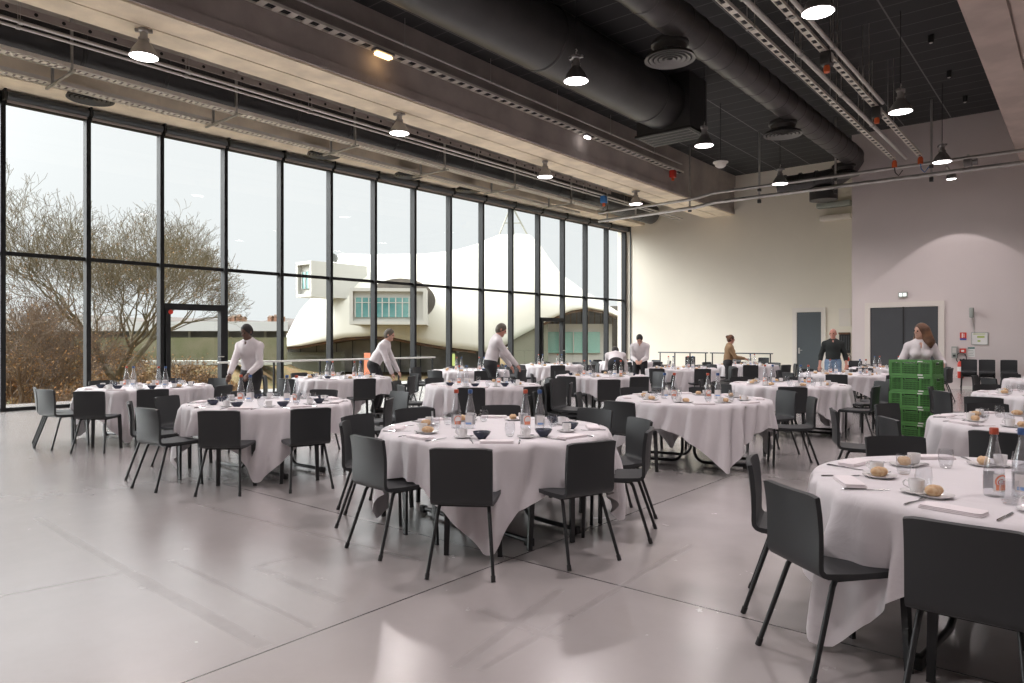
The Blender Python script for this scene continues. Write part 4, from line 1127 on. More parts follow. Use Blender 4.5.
chair_spots = []
for (nm, tx, ty, td, turn, tier, chairs, bowls, soff) in TABLES:
    C = Vector((tx, ty, 0))
    rnd = random.Random(nm)
    tableK.put(C, atan2(camdir(turn).y, camdir(turn).x) + radians(rnd.uniform(-15, 15)) + (radians(45)), 'round folding table with black tube legs, %s' % td, 'round banquet tables')
    # corner direction of the cloth mesh is at 45 degrees
    cdir = camdir(turn)
    o = bpy.data.objects.new('tablecloth', CLOTHS[rnd.randrange(4)] if nm not in ('A1', 'A2', 'D1', 'B1') else CLOTHS[('A1', 'A2', 'D1', 'B1').index(nm)])
    COL.objects.link(o); o.location = C; o.rotation_euler = (0, 0, atan2(cdir.y, cdir.x) - radians(45))
    tag(o, 'white draped tablecloth with hanging corners covering %s' % td, 'tablecloth', 'white tablecloths')
    # chairs
    secs = {}
    for c in chairs: secs.setdefault(sector(c[0]), []).append(c)
    for (psi, rad, tw) in chairs:
        d = camdir(psi)
        pos = C + d * rad
        face = -d
        rz = atan2(face.y, face.x) - pi / 2 + radians(tw + rnd.uniform(-2.5, 2.5))
        grp = secs[sector(psi)]
        side = SIDES[sector(psi)]
        if len(grp) == 1: lab = 'charcoal shell chair on the %s of %s' % (side, td)
        else:
            srt = sorted(grp, key=lambda c: (camdir(c[0]) * c[1]).dot(RGT)); i = srt.index((psi, rad, tw))
            nmn = ['left', 'right'][i] if len(grp) == 2 else ['left', 'middle', 'right'][i]
            lab = '%s of %s charcoal chairs on the %s of %s' % (nmn, 'two' if len(grp) == 2 else 'three', side, td)
        chairK.put(pos, rz, lab, 'charcoal dining chairs around the tables')
        chair_spots.append(pos)
    # place settings
    base = soff + rnd.uniform(-6, 6)
    for k in range(8):
        psi = base + 45 * k
        d = camdir(psi)                       # outwards
        tdir = Vector((-d.y, d.x, 0))         # anticlockwise seen from above = diner's left? (diner faces -d)
        lft = -tdir * -1                      # diner facing inwards has this on the left hand
        lft = Vector((d.y, -d.x, 0))
        ang = atan2(d.y, d.x)
        sd = SIDES[sector(psi)].replace(' side', '')
        def put(kind, rr, ll, rot, z=0.0, jit=0.012):
            p_ = C + d * (rr + rnd.uniform(-jit, jit)) + lft * (ll + rnd.uniform(-jit, jit)); p_.z = CT + z
            K[kind].put(p_, ang + rot + rnd.uniform(-0.12, 0.12), '%s, %s place of %s' % (ITEM[kind], sd, td), '%s on %s' % (GRP[kind], td))
            return p_
        put('napkin', 0.79, 0.0, pi / 2)
        pg = put('glass', 0.47, -0.10, 0)
        if tier <= 2:
            pc = C + d * 0.56 + lft * -0.22; pc.z = CT
            K['cup'].put(pc + Vector((0, 0, 0.0072 if tier < 2 else 0.0)), ang + rnd.uniform(-1, 1) - 0.8, 'white coffee cup, %s place of %s' % (sd, td), 'coffee cups on %s' % td)
            if tier < 2:
                K['saucer'].put(pc, 0, 'white saucer, %s place of %s' % (sd, td), 'saucers on %s' % td)
        if sector(psi) in bowls:
            put('bowl', 0.60, 0.10, 0)
            if tier == 0 and nm == 'A1' and sector(psi) in (3,):
                pass
        else:
            if tier < 2:
                pp = C + d * 0.57 + lft * 0.16; pp.z = CT
                K['plate'].put(pp, 0, 'white side plate, %s place of %s' % (sd, td), 'side plates on %s' % td)
                K['bread'].put(pp + Vector((0, 0, 0.0065)), rnd.uniform(0, 3), 'brown bread roll, %s place of %s' % (sd, td), 'bread rolls on %s' % td)
            else:
                put('bread', 0.57, 0.16, rnd.uniform(0, 3))
        if tier == 0:
            put('fork', 0.76, 0.165, pi / 2)
            put('knife', 0.76, -0.165, pi / 2)
            pf = pc + Vector((0, 0, 0.0105)) - d * 0.045
            K['spoon'].put(pf, ang, 'teaspoon on the saucer, %s place of %s' % (sd, td), 'teaspoons on %s' % td)
    # bottles: two pairs
    if nm == 'A1': pairs = [(-0.26, 0.02), (0.30, 0.0)]
    elif nm == 'D1': pairs = [(-0.20, -0.22), (0.30, 0.05)]
    elif nm == 'D2': pairs = [(-0.18, -0.05), (0.3, 0.1)]
    else: pairs = [(-0.28 + rnd.uniform(-.04, .04), rnd.uniform(-.1, .1)), (0.28 + rnd.uniform(-.04, .04), rnd.uniform(-.1, .1))]
    for side, (lx, dy) in zip(('left', 'right'), pairs):
        order = ('red', 'blue') if rnd.random() < 0.7 or nm in ('A1', 'D1') else ('blue', 'red')
        for j, cpc in enumerate(order):
            off = (j - 0.5) * 0.115
            p_ = C + RGT * (lx + off) + FWD * (dy - 0.02 * j); p_.z = CT
            o = bottleK[cpc].put(p_, YAW + rnd.uniform(-0.5, 0.5), 'water bottle, %s cap, %s pair on %s' % ('orange-red' if cpc == 'red' else 'blue', side, td), 'water bottles on %s' % td)
            if nm == 'D1' and side == 'left' and cpc == 'red': brand_bottle = o

# lettering on the label of the nearest bottle
cu = bpy.data.curves.new('lettering', 'FONT'); cu.body = 'Car'; cu.size = 0.034; cu.extrude = 0.0003; cu.shear = 0.3; cu.align_x = 'CENTER'
tmp = bpy.data.objects.new('lettering', cu); COL.objects.link(tmp)
bpy.context.view_layer.update()
me = bpy.data.meshes.new_from_object(tmp.evaluated_get(bpy.context.evaluated_depsgraph_get()))
COL.objects.unlink(tmp); bpy.data.objects.remove(tmp)
for v in me.vertices:
    a = v.co.x / 0.0426; z = v.co.y
    v.co = Vector((0.0428 * sin(a), -0.0428 * cos(a), 0.062 + z))
me.materials.clear(); me.materials.append(M['label_red'])
lt = bpy.data.objects.new('lettering', me); COL.objects.link(lt); lt.parent = brand_bottle; lt['label'] = 'red script lettering on the bottle label'

# loose chairs: stacks
def chair_stack(loc, face_dir, n, where, step=(0.0, 0.052), g='stacked chairs'):
    rz = atan2(face_dir.y, face_dir.x) - pi / 2
    f = face_dir.normalized()
    for k in range(n):
        nmn = 'bottom' if k == 0 else ('top' if k == n - 1 else ['', 'second', 'third', 'fourth', 'fifth'][k] + ' from the floor')
        chairK.put(loc + f * (0.075 * k) + Vector((0, 0, step[1] * k)), rz, 'charcoal chair, %s in the stack %s' % (nmn, where), g)
chair_stack(Vector((-4.93, 6.75, 0)), RGT * 0.9 - FWD * 0.5, 5, 'behind the centre foreground table')
for i, px in enumerate((969, 987, 1009)):
    xx, dd = wall_x(px, YB2 - 0.75)
    chair_stack(Vector((xx, YB2 - 0.75, 0)), Vector((0.1, -1, 0)), 3, ('left', 'middle', 'right')[i] + ' of three by the right wall', g='stacked chairs by the right wall')
xx, dd = wall_x(855, YB2 - 0.6)
chairK.put((xx, YB2 - 0.6, 0), pi + 0.2, 'charcoal chair alone against the wall left of the double door', 'charcoal chairs along the walls')
for i, px in enumerate((690, 733, 762)):
    xx, dd = wall_x(px, YB1 - 1.6)
    chairK.put((xx, YB1 - 1.6, 0), pi + (0.4, -0.2, 0.1)[i], 'charcoal chair by the cream back wall railing, %s of three' % ('left', 'middle', 'right')[i], 'charcoal chairs along the walls')

# ---------------------------------------------------------------- green crates
def build_crate():
    r = thing('folding_crate', '', 'crate')
    L, W, H = 0.30, 0.20, 0.232
    q = MB(); q.box(-L + .01, L - .01, -W + .01, W - .01, 0.0, 0.012)
    for s_ in (-1, 1):
        for (ax) in (0, 1):
            ln, wd = (L, W) if ax == 0 else (W, L)
            T = Matrix.Rotation(pi / 2 * ax, 4, 'Z')
            def bx(a0, a1, z0, z1, th=0.012, T=T, s_=s_, wd=wd): q.box(a0, a1, s_ * wd - (th if s_ > 0 else 0), s_ * wd + (0 if s_ > 0 else th), z0, z1, 0, T)
            bx(-ln, ln, 0.0, 0.035, 0.018)
            bx(-ln, ln, H - 0.03, H, 0.020)
            bx(-ln, -ln + 0.035, 0.03, H - 0.02, 0.016); bx(ln - 0.035, ln, 0.03, H - 0.02, 0.016)
            for f in (-0.42, 0.42): bx(ln * f - 0.014, ln * f + 0.014, 0.03, H - 0.02, 0.014)
            n = int(ln / 0.018)
            for k in range(-n, n + 1):
                x = k * ln / n
                bx(x - 0.0028, x + 0.0028, 0.03, H - 0.075 if abs(x) < ln * 0.4 else H - 0.025, 0.008)
            for zz in (0.062, 0.092, 0.122): bx(-ln, ln, zz - 0.004, zz + 0.004, 0.009)
            bx(-ln * 0.42, ln * 0.42, H - 0.082, H - 0.07, 0.013)
    q.obj('lattice_walls', M['crate'], r, smooth=False)
    q = MB()
    for s_ in (-1, 1):
        q.box(-0.09, 0.09, s_ * (W - 0.006) - 0.008, s_ * (W - 0.006) + 0.008, H - 0.062, H - 0.048); q.box(-0.09, -0.078, s_ * (W - 0.006) - 0.008, s_ * (W - 0.006) + 0.008, H - 0.062, H - 0.02); q.box(0.078, 0.09, s_ * (W - 0.006) - 0.008, s_ * (W - 0.006) + 0.008, H - 0.062, H - 0.02)
    q.obj('handle_grips', M['crate'], r, smooth=False)
    q = MB()
    q.box(-L + .022, L - .022, -W + .022, W - .022, 0.013, H - 0.045)  # solid dark block paints the shade seen through the lattice
    q.obj('interior_shade', M['crate_shade'], r, smooth=False)
    q = MB(); q.box(0.10, 0.17, -W - 0.002, -W + 0.002, 0.010, 0.026); q.obj('address_tag', M['label_white'], r, smooth=False)
    q = MB(); q.box(0.10, 0.17, -W - 0.002, -W + 0.002, H - 0.024, H - 0.008); q.obj('address_tag', M['label_white'], r, smooth=False)
    return r
crateK = Kind(build_crate)
CR = P(6.03, 10.45); crz = radians(-12)
for k in range(5):
    crateK.put((CR.x + 0.008 * (k % 2), CR.y, 0.235 * k), crz + (0.0, 0.01, -0.01, 0.012, 0.0)[k], 'green folding crate, %s of the stack in front of the woman' % ('lowest', 'second from the bottom', 'middle', 'second from the top', 'topmost')[k], 'stacked green crates')
# ---------------------------------------------------------------- people: one implicit surface per body, grown with numpy
def seg_dist(G, a, b, ra, rb):
    ab = b - a; L2 = float(ab @ ab) + 1e-12
    t = np.clip(((G - a) @ ab) / L2, 0, 1)
    d = np.linalg.norm(G - (a + t[..., None] * ab), axis=-1)
    return d - (ra + (rb - ra) * t)
def ell_dist(G, c, r, Rm=None):
    q = G - c
    if Rm is not None: q = q @ Rm
    k0 = np.linalg.norm(q / r, axis=-1); k1 = np.linalg.norm(q / (r * r), axis=-1) + 1e-9
    return k0 * (k0 - 1.0) / k1
def smin(a, b, k):
    h = np.clip(0.5 + 0.5 * (b - a) / k, 0, 1)
    return b + (a - b) * h - k * h * (1 - h)

def grow(prims, h, name, m, parent, cuts=()):
    """prims: ('c', a, b, ra, rb, k) capsules or ('e', centre, radii, k, R) ellipsoids -> smooth closed mesh; cuts: prims removed"""
    lo = np.array([1e9] * 3); hi = -lo
    def box(p_):
        if p_[0] == 'c':
            r_ = max(p_[3], p_[4]); return np.minimum(p_[1], p_[2]) - r_, np.maximum(p_[1], p_[2]) + r_
        r_ = max(p_[2]); return p_[1] - r_, p_[1] + r_
    for p_ in prims:
        a, b_ = box(p_); lo = np.minimum(lo, a); hi = np.maximum(hi, b_)
    lo -= 3 * h; hi += 3 * h
    N = np.ceil((hi - lo) / h).astype(int) + 1
    ax = [lo[i] + h * np.arange(N[i]) for i in range(3)]
    D = np.full(tuple(N), 0.5)
    def region(p_, mg):
        a, b_ = box(p_)
        i0 = np.maximum(0, ((a - mg - lo) / h).astype(int)); i1 = np.minimum(N, ((b_ + mg - lo) / h).astype(int) + 2)
        sl = tuple(slice(i0[i], i1[i]) for i in range(3))
        G = np.stack(np.meshgrid(*[ax[i][sl[i]] for i in range(3)], indexing='ij'), -1)
        d = seg_dist(G, p_[1], p_[2], p_[3], p_[4]) if p_[0] == 'c' else ell_dist(G, p_[1], np.array(p_[2]), p_[4])
        return sl, d
    for p_ in prims:
        k = p_[5] if p_[0] == 'c' else p_[3]
        sl, d = region(p_, k + 4 * h); D[sl] = smin(D[sl], d, max(k, 1e-4))
    for p_ in cuts:
        sl, d = region(p_, 4 * h); D[sl] = np.maximum(D[sl], -d)
    s_ = D < 0
    c = s_[:-1, :-1, :-1].astype(np.int8)
    tot = np.zeros_like(c)
    for i in (0, 1):
        for j in (0, 1):
            for k in (0, 1):
                tot += s_[i:N[0] - 1 + i, j:N[1] - 1 + j, k:N[2] - 1 + k]
    act = (tot > 0) & (tot < 8)
    idx = -np.ones(act.shape, int); cells = np.argwhere(act); idx[act] = np.arange(len(cells))
    pos = np.zeros((len(cells), 3)); cnt = np.zeros(len(cells))
    corners = [(i, j, k) for i in (0, 1) for j in (0, 1) for k in (0, 1)]
    for a in corners:
        for b_ in corners:
            if sum(abs(x - y) for x, y in zip(a, b_)) != 1 or a > b_: continue
            A, B = np.array(a), np.array(b_)
            da = D[tuple((cells + A).T)]; db = D[tuple((cells + B).T)]
            mk = (da < 0) != (db < 0)
            t = da / np.where(mk, da - db, 1)
            pos[mk] += (cells + A + t[:, None] * (B - A))[mk]; cnt[mk] += 1
    pos = lo + h * pos / cnt[:, None]
    faces = []
    for axis in range(3):
        o1, o2 = (axis + 1) % 3, (axis + 2) % 3
        a = [slice(None)] * 3; b_ = [slice(None)] * 3
        a[axis] = slice(0, -1); b_[axis] = slice(1, None)
        ch = s_[tuple(a)] != s_[tuple(b_)]
        E_ = np.argwhere(ch)
        inside_first = s_[tuple(a)][ch]
        u = np.zeros(3, int); v = np.zeros(3, int); u[o1] = 1; v[o2] = 1
        q = [E_ - u - v, E_ - v, E_, E_ - u]
        ids = np.stack([idx[tuple(x.T)] for x in q], -1)
        ok = (ids >= 0).all(-1)
        ids = ids[ok]; fl = inside_first[ok]
        ids[~fl] = ids[~fl][:, ::-1]
        faces.append(ids)
    F_ = np.concatenate(faces)
    me = bpy.data.meshes.new(name)
    me.from_pydata(pos.tolist(), [], F_.tolist()); me.materials.append(m); me.update(); me.shade_smooth()
    o = bpy.data.objects.new(name, me); COL.objects.link(o); o.parent = parent
    return o

V3 = lambda *a: np.array(a, float)
def rotx(v, a, c=V3(0, 0, 0)):
    v = np.array(v, float) - c; s_, k = sin(a), cos(a)
    return V3(v[0], v[1] * k - v[2] * s_, v[1] * s_ + v[2] * k) + c
def ik(a, c, l1, l2, hint):
    d = c - a; L = np.linalg.norm(d)
    if L > (l1 + l2) * 0.999: c = a + d / L * (l1 + l2) * 0.999; d = c - a; L = np.linalg.norm(d)
    x = (l1 * l1 - l2 * l2 + L * L) / (2 * L); y = sqrt(max(0, l1 * l1 - x * x))
    e = d / L; hh = hint - e * (hint @ e); hh /= np.linalg.norm(hh) + 1e-9
    return a + e * x + hh * y, c

def person(label, loc, face, height, lean, head_pitch, head_yaw, handL, handR, skin, top, bottom, hair, feet=((-0.11, 0.02), (0.11, 0.0)), female=False, sleeve='long', hair_style='short', vox=0.0095, squat=0.0):
    """local frame: x = person's right, y = forward, z up. lean, head angles in degrees"""
    s = height / 1.78
    rz = atan2(face.y, face.x) - pi / 2
    root = thing('person', label, 'person', (loc.x, loc.y, 0), rz)
    L = -radians(lean)
    pel = V3(0, -0.10 * sin(radians(lean)) * 1.2, 0.95 - squat)
    up = lambda x, y, z: rotx(V3(x, y, z), L) + pel
    sh_w = 0.155 if female else 0.178
    waist = up(0, 0, 0.16); chest = up(0, 0.01, 0.36); neck = up(0, 0.0, 0.50)
    shl = {-1: up(-sh_w, 0, 0.410), 1: up(sh_w, 0, 0.410)}
    hp = L * 0.6 - radians(head_pitch); hy = -radians(head_yaw)
    Rz = np.array([[cos(hy), -sin(hy), 0], [sin(hy), cos(hy), 0], [0, 0, 1]])
    Rx = np.array([[1, 0, 0], [0, cos(hp), -sin(hp)], [0, sin(hp), cos(hp)]])
    HR = Rx @ Rz
    hc = neck + rotx(V3(0, 0.02, 0.155), hp)
    Hd = lambda x, y, z: HR @ V3(x, y, z) + hc
    pr = []; C_ = lambda a, b_, ra, rb, k=0.03: pr.append(('c', a, b_, ra, rb, k))
    El = lambda c, r_, k=0.03, R_=None: pr.append(('e', c, r_, k, R_))
    LR = np.array([[1, 0, 0], [0, cos(L), -sin(L)], [0, sin(L), cos(L)]])
    # torso
    tw = 0.86 if female else 1.0
    El(pel + V3(0, 0, 0), (0.155, 0.105, 0.13), 0.04, LR)
    El(waist, (0.135 * tw, 0.095, 0.16), 0.05, LR)
    El(chest, (0.165 * tw, 0.11, 0.18), 0.05, LR)
    C_(shl[-1], shl[1], 0.046, 0.046, 0.05)
    for q in (-1, 1): C_(up(q * 0.04, -0.01, 0.475), shl[q], 0.045, 0.040, 0.04)
    if female:
        for q in (-1, 1): El(up(q * 0.075, 0.105, 0.31), (0.06, 0.05, 0.06), 0.04, LR)
    C_(up(0, -0.01, 0.47), neck + rotx(V3(0, 0.01, 0.06), hp), 0.062, 0.052, 0.04)
    # head
    El(hc + HR @ V3(0, -0.005, 0.02), (0.074, 0.092, 0.095), 0.02, HR)
    El(Hd(0, 0.022, -0.055), (0.053, 0.062, 0.062), 0.03, HR)
    C_(Hd(0, 0.086, 0.012), Hd(0, 0.104, -0.022), 0.009, 0.013, 0.012)
    El(Hd(0, 0.080, -0.052), (0.024, 0.012, 0.010), 0.01, HR)
    El(Hd(0, 0.070, -0.095), (0.022, 0.018, 0.016), 0.02, HR)
    for q in (-1, 1): El(Hd(q * 0.077, -0.008, -0.005), (0.011, 0.019, 0.032), 0.008, HR)
    # arms
    arms = {}
    for q, tgt in ((-1, handL), (1, handR)):
        tgt = V3(*tgt)
        el, wr = ik(shl[q], tgt, 0.30, 0.265, V3(q * 0.32, -0.6, -0.45))
        arms[q] = (shl[q], el, wr)
        C_(shl[q], el, 0.050, 0.038, 0.035); C_(el, wr, 0.040, 0.026, 0.02)
        fd = wr - el; fd /= np.linalg.norm(fd)
        fd = fd * 0.8 + V3(0, 0.12, -0.25); fd /= np.linalg.norm(fd)
        sd = np.cross(fd, V3(0, 0, 1)); 
        if np.linalg.norm(sd) < 0.2: sd = V3(0, 1, 0)
        sd /= np.linalg.norm(sd); dn = np.cross(sd, fd)
        pc = wr + fd * 0.045
        C_(wr, pc + fd * 0.02, 0.026, 0.026, 0.015)
        C_(pc - sd * 0.018, pc + sd * 0.018 + fd * 0.01, 0.024, 0.024, 0.012)
        for j in range(4):
            o0 = pc + fd * 0.035 + sd * (-0.030 + 0.020 * j); ln = (0.062, 0.074, 0.070, 0.052)[j] if q > 0 else (0.052, 0.070, 0.074, 0.062)[j]
            m1 = o0 + fd * ln * 0.5 - dn * 0.006; m2 = m1 + (fd * 0.7 - dn * 0.7 * (1 if dn[2] > 0 else -1)) * ln * 0.5
            C_(o0 - fd * 0.01, m1, 0.0105, 0.0098, 0.004); C_(m1, m2, 0.0098, 0.0088, 0.004)
        th = sd * (1 if q < 0 else -1)
        C_(pc + th * 0.022 - fd * 0.01, pc + th * 0.048 + fd * 0.028, 0.0135, 0.011, 0.008); C_(pc + th * 0.048 + fd * 0.028, pc + th * 0.046 + fd * 0.055, 0.011, 0.010, 0.004)
    # legs
    legs = {}
    for q, (fx, fy) in zip((-1, 1), feet):
        hipj = pel + V3(q * 0.09, 0, -0.04)
        kn, ank = ik(hipj, V3(fx, fy - 0.03, 0.085), 0.44, 0.43, V3(q * 0.1, 1, 0.1))
        legs[q] = (hipj, kn, ank)
        C_(hipj, kn, 0.085, 0.056, 0.04); C_(kn, ank, 0.058, 0.038, 0.03)
        C_(ank + V3(0, -0.02, -0.03), V3(ank[0] + q * 0.015, ank[1] + 0.15, 0.035), 0.040, 0.032, 0.03)
    body = grow(pr, vox, 'body', skin, root)
    # top
    tp = []
    g = 0.017
    T = lambda a, b_, ra, rb, k=0.03: tp.append(('c', a, b_, ra, rb, k))
    tp.append(('e', pel + rotx(V3(0, 0, 0.03), L), (0.165 * (0.97 if female else 1.02), 0.12, 0.10), 0.04, LR))
    tp.append(('e', waist, (0.150 * tw + g, 0.108 + g, 0.17), 0.05, LR)); tp.append(('e', chest, (0.168 * tw + g, 0.112 + g, 0.18), 0.05, LR))
    T(shl[-1], shl[1], 0.046 + g, 0.046 + g, 0.05)
    for q in (-1, 1): T(up(q * 0.04, -0.01, 0.475), shl[q], 0.045 + g, 0.040 + g, 0.04)
    T(up(0, -0.01, 0.47), up(0, 0.0, 0.505), 0.066, 0.064, 0.03)
    if female:
        for q in (-1, 1): tp.append(('e', up(q * 0.075, 0.105, 0.31), (0.068, 0.062, 0.07), 0.04, LR))
    for q in (-1, 1):
        a, e_, w_ = arms[q]
        T(a, e_, 0.047 + g, 0.038 + g, 0.03)
        if sleeve == 'long': T(e_, e_ + (w_ - e_) * 0.93, 0.041 + g, 0.031 + g * 0.7, 0.02)
        else: T(e_, e_ + (w_ - e_) * 0.35, 0.041 + g, 0.040 + g * 0.7, 0.02)
    cuts = [('c', neck + rotx(V3(0, 0.09, -0.02), L), neck + rotx(V3(0, 0.14, -0.13 if female else -0.07), L), 0.020, 0.004, 0.0)]
    grow(tp, vox * 1.15, {'shirt': 'shirt', 'knit': 'sweater', 'tan': 'jacket'}.get(top, 'shirt'), M[top], root, cuts)
    # collar
    cq = MB(); ring = []
    for j in range(13):
        a = radians(40 + 280 * j / 12)
        ring.append(Vector(up(0.070 * sin(a), 0.068 * cos(a) * -1 * -1, 0.512 - 0.012 * cos(a))))
    cq.tube(ring, 0.013, 8); cq.obj('collar', M[top] if top != 'knit' else M['greybox'], root)
    # trousers
    bt = [('e', pel, (0.172, 0.124, 0.147), 0.04, LR), ('e', pel + rotx(V3(0, 0, 0.06), L), (0.150, 0.112, 0.05), 0.03, LR)]
    for q in (-1, 1):
        a, kn, ank = legs[q]
        bt.append(('c', a, kn, 0.098, 0.074, 0.04)); bt.append(('c', kn, ank + V3(0, 0, 0.0), 0.073, 0.062, 0.03))
    grow(bt, vox * 1.2, 'jeans' if bottom == 'jeans' else 'trousers', M[bottom], root)
    for q in (-1, 1):
        ank = legs[q][2]
        grow([('c', ank + V3(0, -0.025, -0.045), V3(ank[0] + q * 0.015, ank[1] + 0.17, 0.036), 0.046, 0.038, 0.02), ('c', ank + V3(0, -0.02, 0.0), ank + V3(0, -0.02, -0.04), 0.046, 0.046, 0.02)], 0.012, 'shoe', M['black'], root)
    # hair
    if hair:
        hp_ = []
        hp_.append(('e', Hd(0, -0.014, 0.030), (0.084, 0.096, 0.098), 0.02, HR))
        hp_.append(('e', Hd(0, -0.045, -0.01), (0.077, 0.066, 0.085), 0.03, HR))
        if hair_style == 'long':
            for x in (-0.075, -0.03, 0.03, 0.075):
                hp_.append(('c', Hd(x, -0.03, 0.03), Hd(x * 1.8, -0.06, -0.16), 0.056, 0.058, 0.04)); hp_.append(('c', Hd(x * 1.8, -0.06, -0.16), Hd(x * 1.7, -0.07, -0.24), 0.055, 0.022, 0.03))
        if hair_style == 'bun': hp_.append(('e', Hd(0, -0.11, 0.05), (0.045, 0.045, 0.045), 0.02, None))
        cut = [('e', Hd(0, 0.085, -0.035), (0.062 if hair_style != 'long' else 0.056, 0.070, 0.085), 0, HR)]
        grow(hp_, vox, 'hair', M[hair], root, cut)
    for q in (-1, 1):
        e_ = MB(); c0 = Hd(q * 0.031, 0.082, 0.005); e_.lathe([(0, -0.011), (0.008, -0.008), (0.0115, 0), (0.008, 0.008), (0, 0.011)], 12, c=tuple(c0)); e_.obj('eye', M['eye'], root)
    root.scale = (s, s, s)
    return root, Hd, up, arms

dirc = lambda lat, dep: (RGT * lat + FWD * dep).normalized()
# waiter by the leftmost tables, facing the hall
person('man in white shirt and black trousers standing near the left windows, hands lowered', P(-4.25, 11.4), dirc(-0.25, -1), 1.80, 8, 14, 5,
       (-0.20, 0.34, 0.93), (0.10, 0.42, 0.90), M['skin_dark'], 'shirt', 'trousers', 'hair_black', feet=((-0.14, 0.05), (0.16, -0.05)))
person('grey haired man in white shirt stooping behind the second window-row table', P(-2.76, 14.3), dirc(1, -0.05), 1.84, 31, -4, 5,
       (-0.16, 0.40, 0.78), (0.14, 0.36, 0.70), M['skin'], 'shirt', 'trousers', 'hair_grey')
person('waiter in white shirt leaning to the right in front of the middle windows', P(-0.40, 13.9), dirc(1, 0.25), 1.90, 15, 16, 12,
       (-0.18, 0.42, 0.86), (0.16, 0.50, 0.84), M['skin_red'], 'shirt', 'trousers', 'hair_grey')
person('waiter in white shirt bending deeply, back to the camera, near the far corner', P(2.42, 16.3), dirc(0.12, 1), 1.78, 68, 20, 0,
       (-0.18, 0.66, 0.72), (0.26, 0.60, 0.66), M['skin'], 'shirt', 'trousers', 'hair_black')
person('dark haired man in white shirt looking down at his hands near the far corner', P(3.22, 17.6), dirc(-0.25, -1), 1.74, 16, 34, 0,
       (-0.06, 0.34, 0.98), (0.07, 0.36, 0.98), M['skin'], 'shirt', 'trousers', 'hair_black')
pw = person('woman in tan jacket with tied brown hair walking past the back tables', P(5.65, 18.3), dirc(1, -0.1), 1.66, 5, 6, 0,
       (-0.12, 0.40, 1.08), (0.12, 0.42, 1.06), M['skin_red'], 'tan', 'trousers', 'hair_brown', female=True, hair_style='bun', feet=((-0.09, 0.22), (0.09, -0.18)))
hp_w = P(5.65, 18.3) + dirc(1, -0.1) * 0.48
q = MB(); q.lathe([(0, 0), (0.10, 0.0), (0.14, 0.018), (0.10, 0.01), (0, 0.008)], 28)
tag(q.obj('carried_plate', M['bowl'], loc=(hp_w.x, hp_w.y, 0.965)), 'dark plate carried in front of the woman in the tan jacket', 'plate')
person('bald bearded man in black sweater and blue jeans standing before the cream back wall', P(7.75, 16.9), dirc(-0.45, -1), 1.80, 0, 2, 14,
       (-0.29, 0.08, 0.84), (0.29, 0.10, 0.84), M['skin_red'], 'knit', 'jeans', None, sleeve='short')
person('woman with long brown hair in white shirt leaning on the stack of green crates', P(6.42, 11.02), dirc(-0.45, -1), 1.80, 12, -2, 55,
       (-0.25, 0.34, 1.10), (0.22, 0.32, 1.08), M['skin'], 'shirt', 'trousers', 'hair_brown', female=True, hair_style='long')
# ---------------------------------------------------------------- outside the windows
# terrain: lawn and fallen leaves
def ground_material():
    m, nt, b = new_mat('autumn_lawn')
    b.inputs['Roughness'].default_value = 0.95
    b.inputs['Specular IOR Level'].default_value = 0.1
    tc = nt.nodes.new('ShaderNodeTexCoord')
    def noise(scale, det):
        n = nt.nodes.new('ShaderNodeTexNoise'); n.inputs['Scale'].default_value = scale; n.inputs['Detail'].default_value = det
        nt.links.new(tc.outputs['Object'], n.inputs['Vector']); return n.outputs[0]
    def ramp(v, st):
        r = nt.nodes.new('ShaderNodeValToRGB'); e = r.color_ramp.elements
        e[0].position, e[0].color = st[0][0], (*st[0][1], 1); e[1].position, e[1].color = st[-1][0], (*st[-1][1], 1)
        for p_, c_ in st[1:-1]:
            k = e.new(p_); k.color = (*c_, 1)
        nt.links.new(v, r.inputs[0]); return r.outputs[0]
    g = ramp(noise(0.35, 5), [(0.35, (0.12, 0.125, 0.065)), (0.5, (0.18, 0.145, 0.08)), (0.62, (0.21, 0.135, 0.07)), (0.75, (0.17, 0.18, 0.155))])
    s_ = ramp(noise(3.5, 4), [(0.45, (0.5, 0.42, 0.3)), (0.6, (1.0, 0.85, 0.65))])
    mx = nt.nodes.new('ShaderNodeMix'); mx.data_type = 'RGBA'; mx.blend_type = 'MULTIPLY'; mx.inputs[0].default_value = 0.55
    nt.links.new(g, mx.inputs[6]); nt.links.new(s_, mx.inputs[7]); nt.links.new(mx.outputs[2], b.inputs['Base Color'])
    return m
M['lawn'] = ground_material()
M['hedge'] = mat('mossy_bank', (0.11, 0.12, 0.06), 0.95, alt=(0.16, 0.15, 0.095), vscale=0.5)
M['path'] = mat('pale_gravel_path', (0.36, 0.37, 0.33), 0.9, var=0.1)
M['bark'] = mat('olive_bark', (0.15, 0.12, 0.065), 0.9, alt=(0.10, 0.085, 0.05), vscale=3)
M['bark2'] = mat('grey_brown_bark', (0.11, 0.08, 0.055), 0.9, alt=(0.15, 0.10, 0.06), vscale=2)
M['leaf_o'] = mat('orange_leaf', (0.34, 0.16, 0.055), 0.8, alt=(0.25, 0.165, 0.06), vscale=2)
M['membrane'] = mat('white_roof_membrane', (0.62, 0.61, 0.54), 0.6, var=0.04, vscale=0.05)
M['gallery'] = mat('pale_gallery_wall', (0.47, 0.465, 0.43), 0.6)
M['timber'] = mat('laminated_timber', (0.16, 0.085, 0.045), 0.8, alt=(0.08, 0.05, 0.03), vscale=0.6)
M['dark_open'] = mat('opening_shade_and_backing', (0.09, 0.085, 0.075), 0.8, alt=(0.14, 0.12, 0.10), vscale=0.3)
M['facade'] = mat('grey_green_facade', (0.19, 0.20, 0.15), 0.5, var=0.12, vscale=0.15)
M['facade_l'] = mat('pale_facade', (0.28, 0.28, 0.24), 0.5, var=0.15, vscale=0.3)
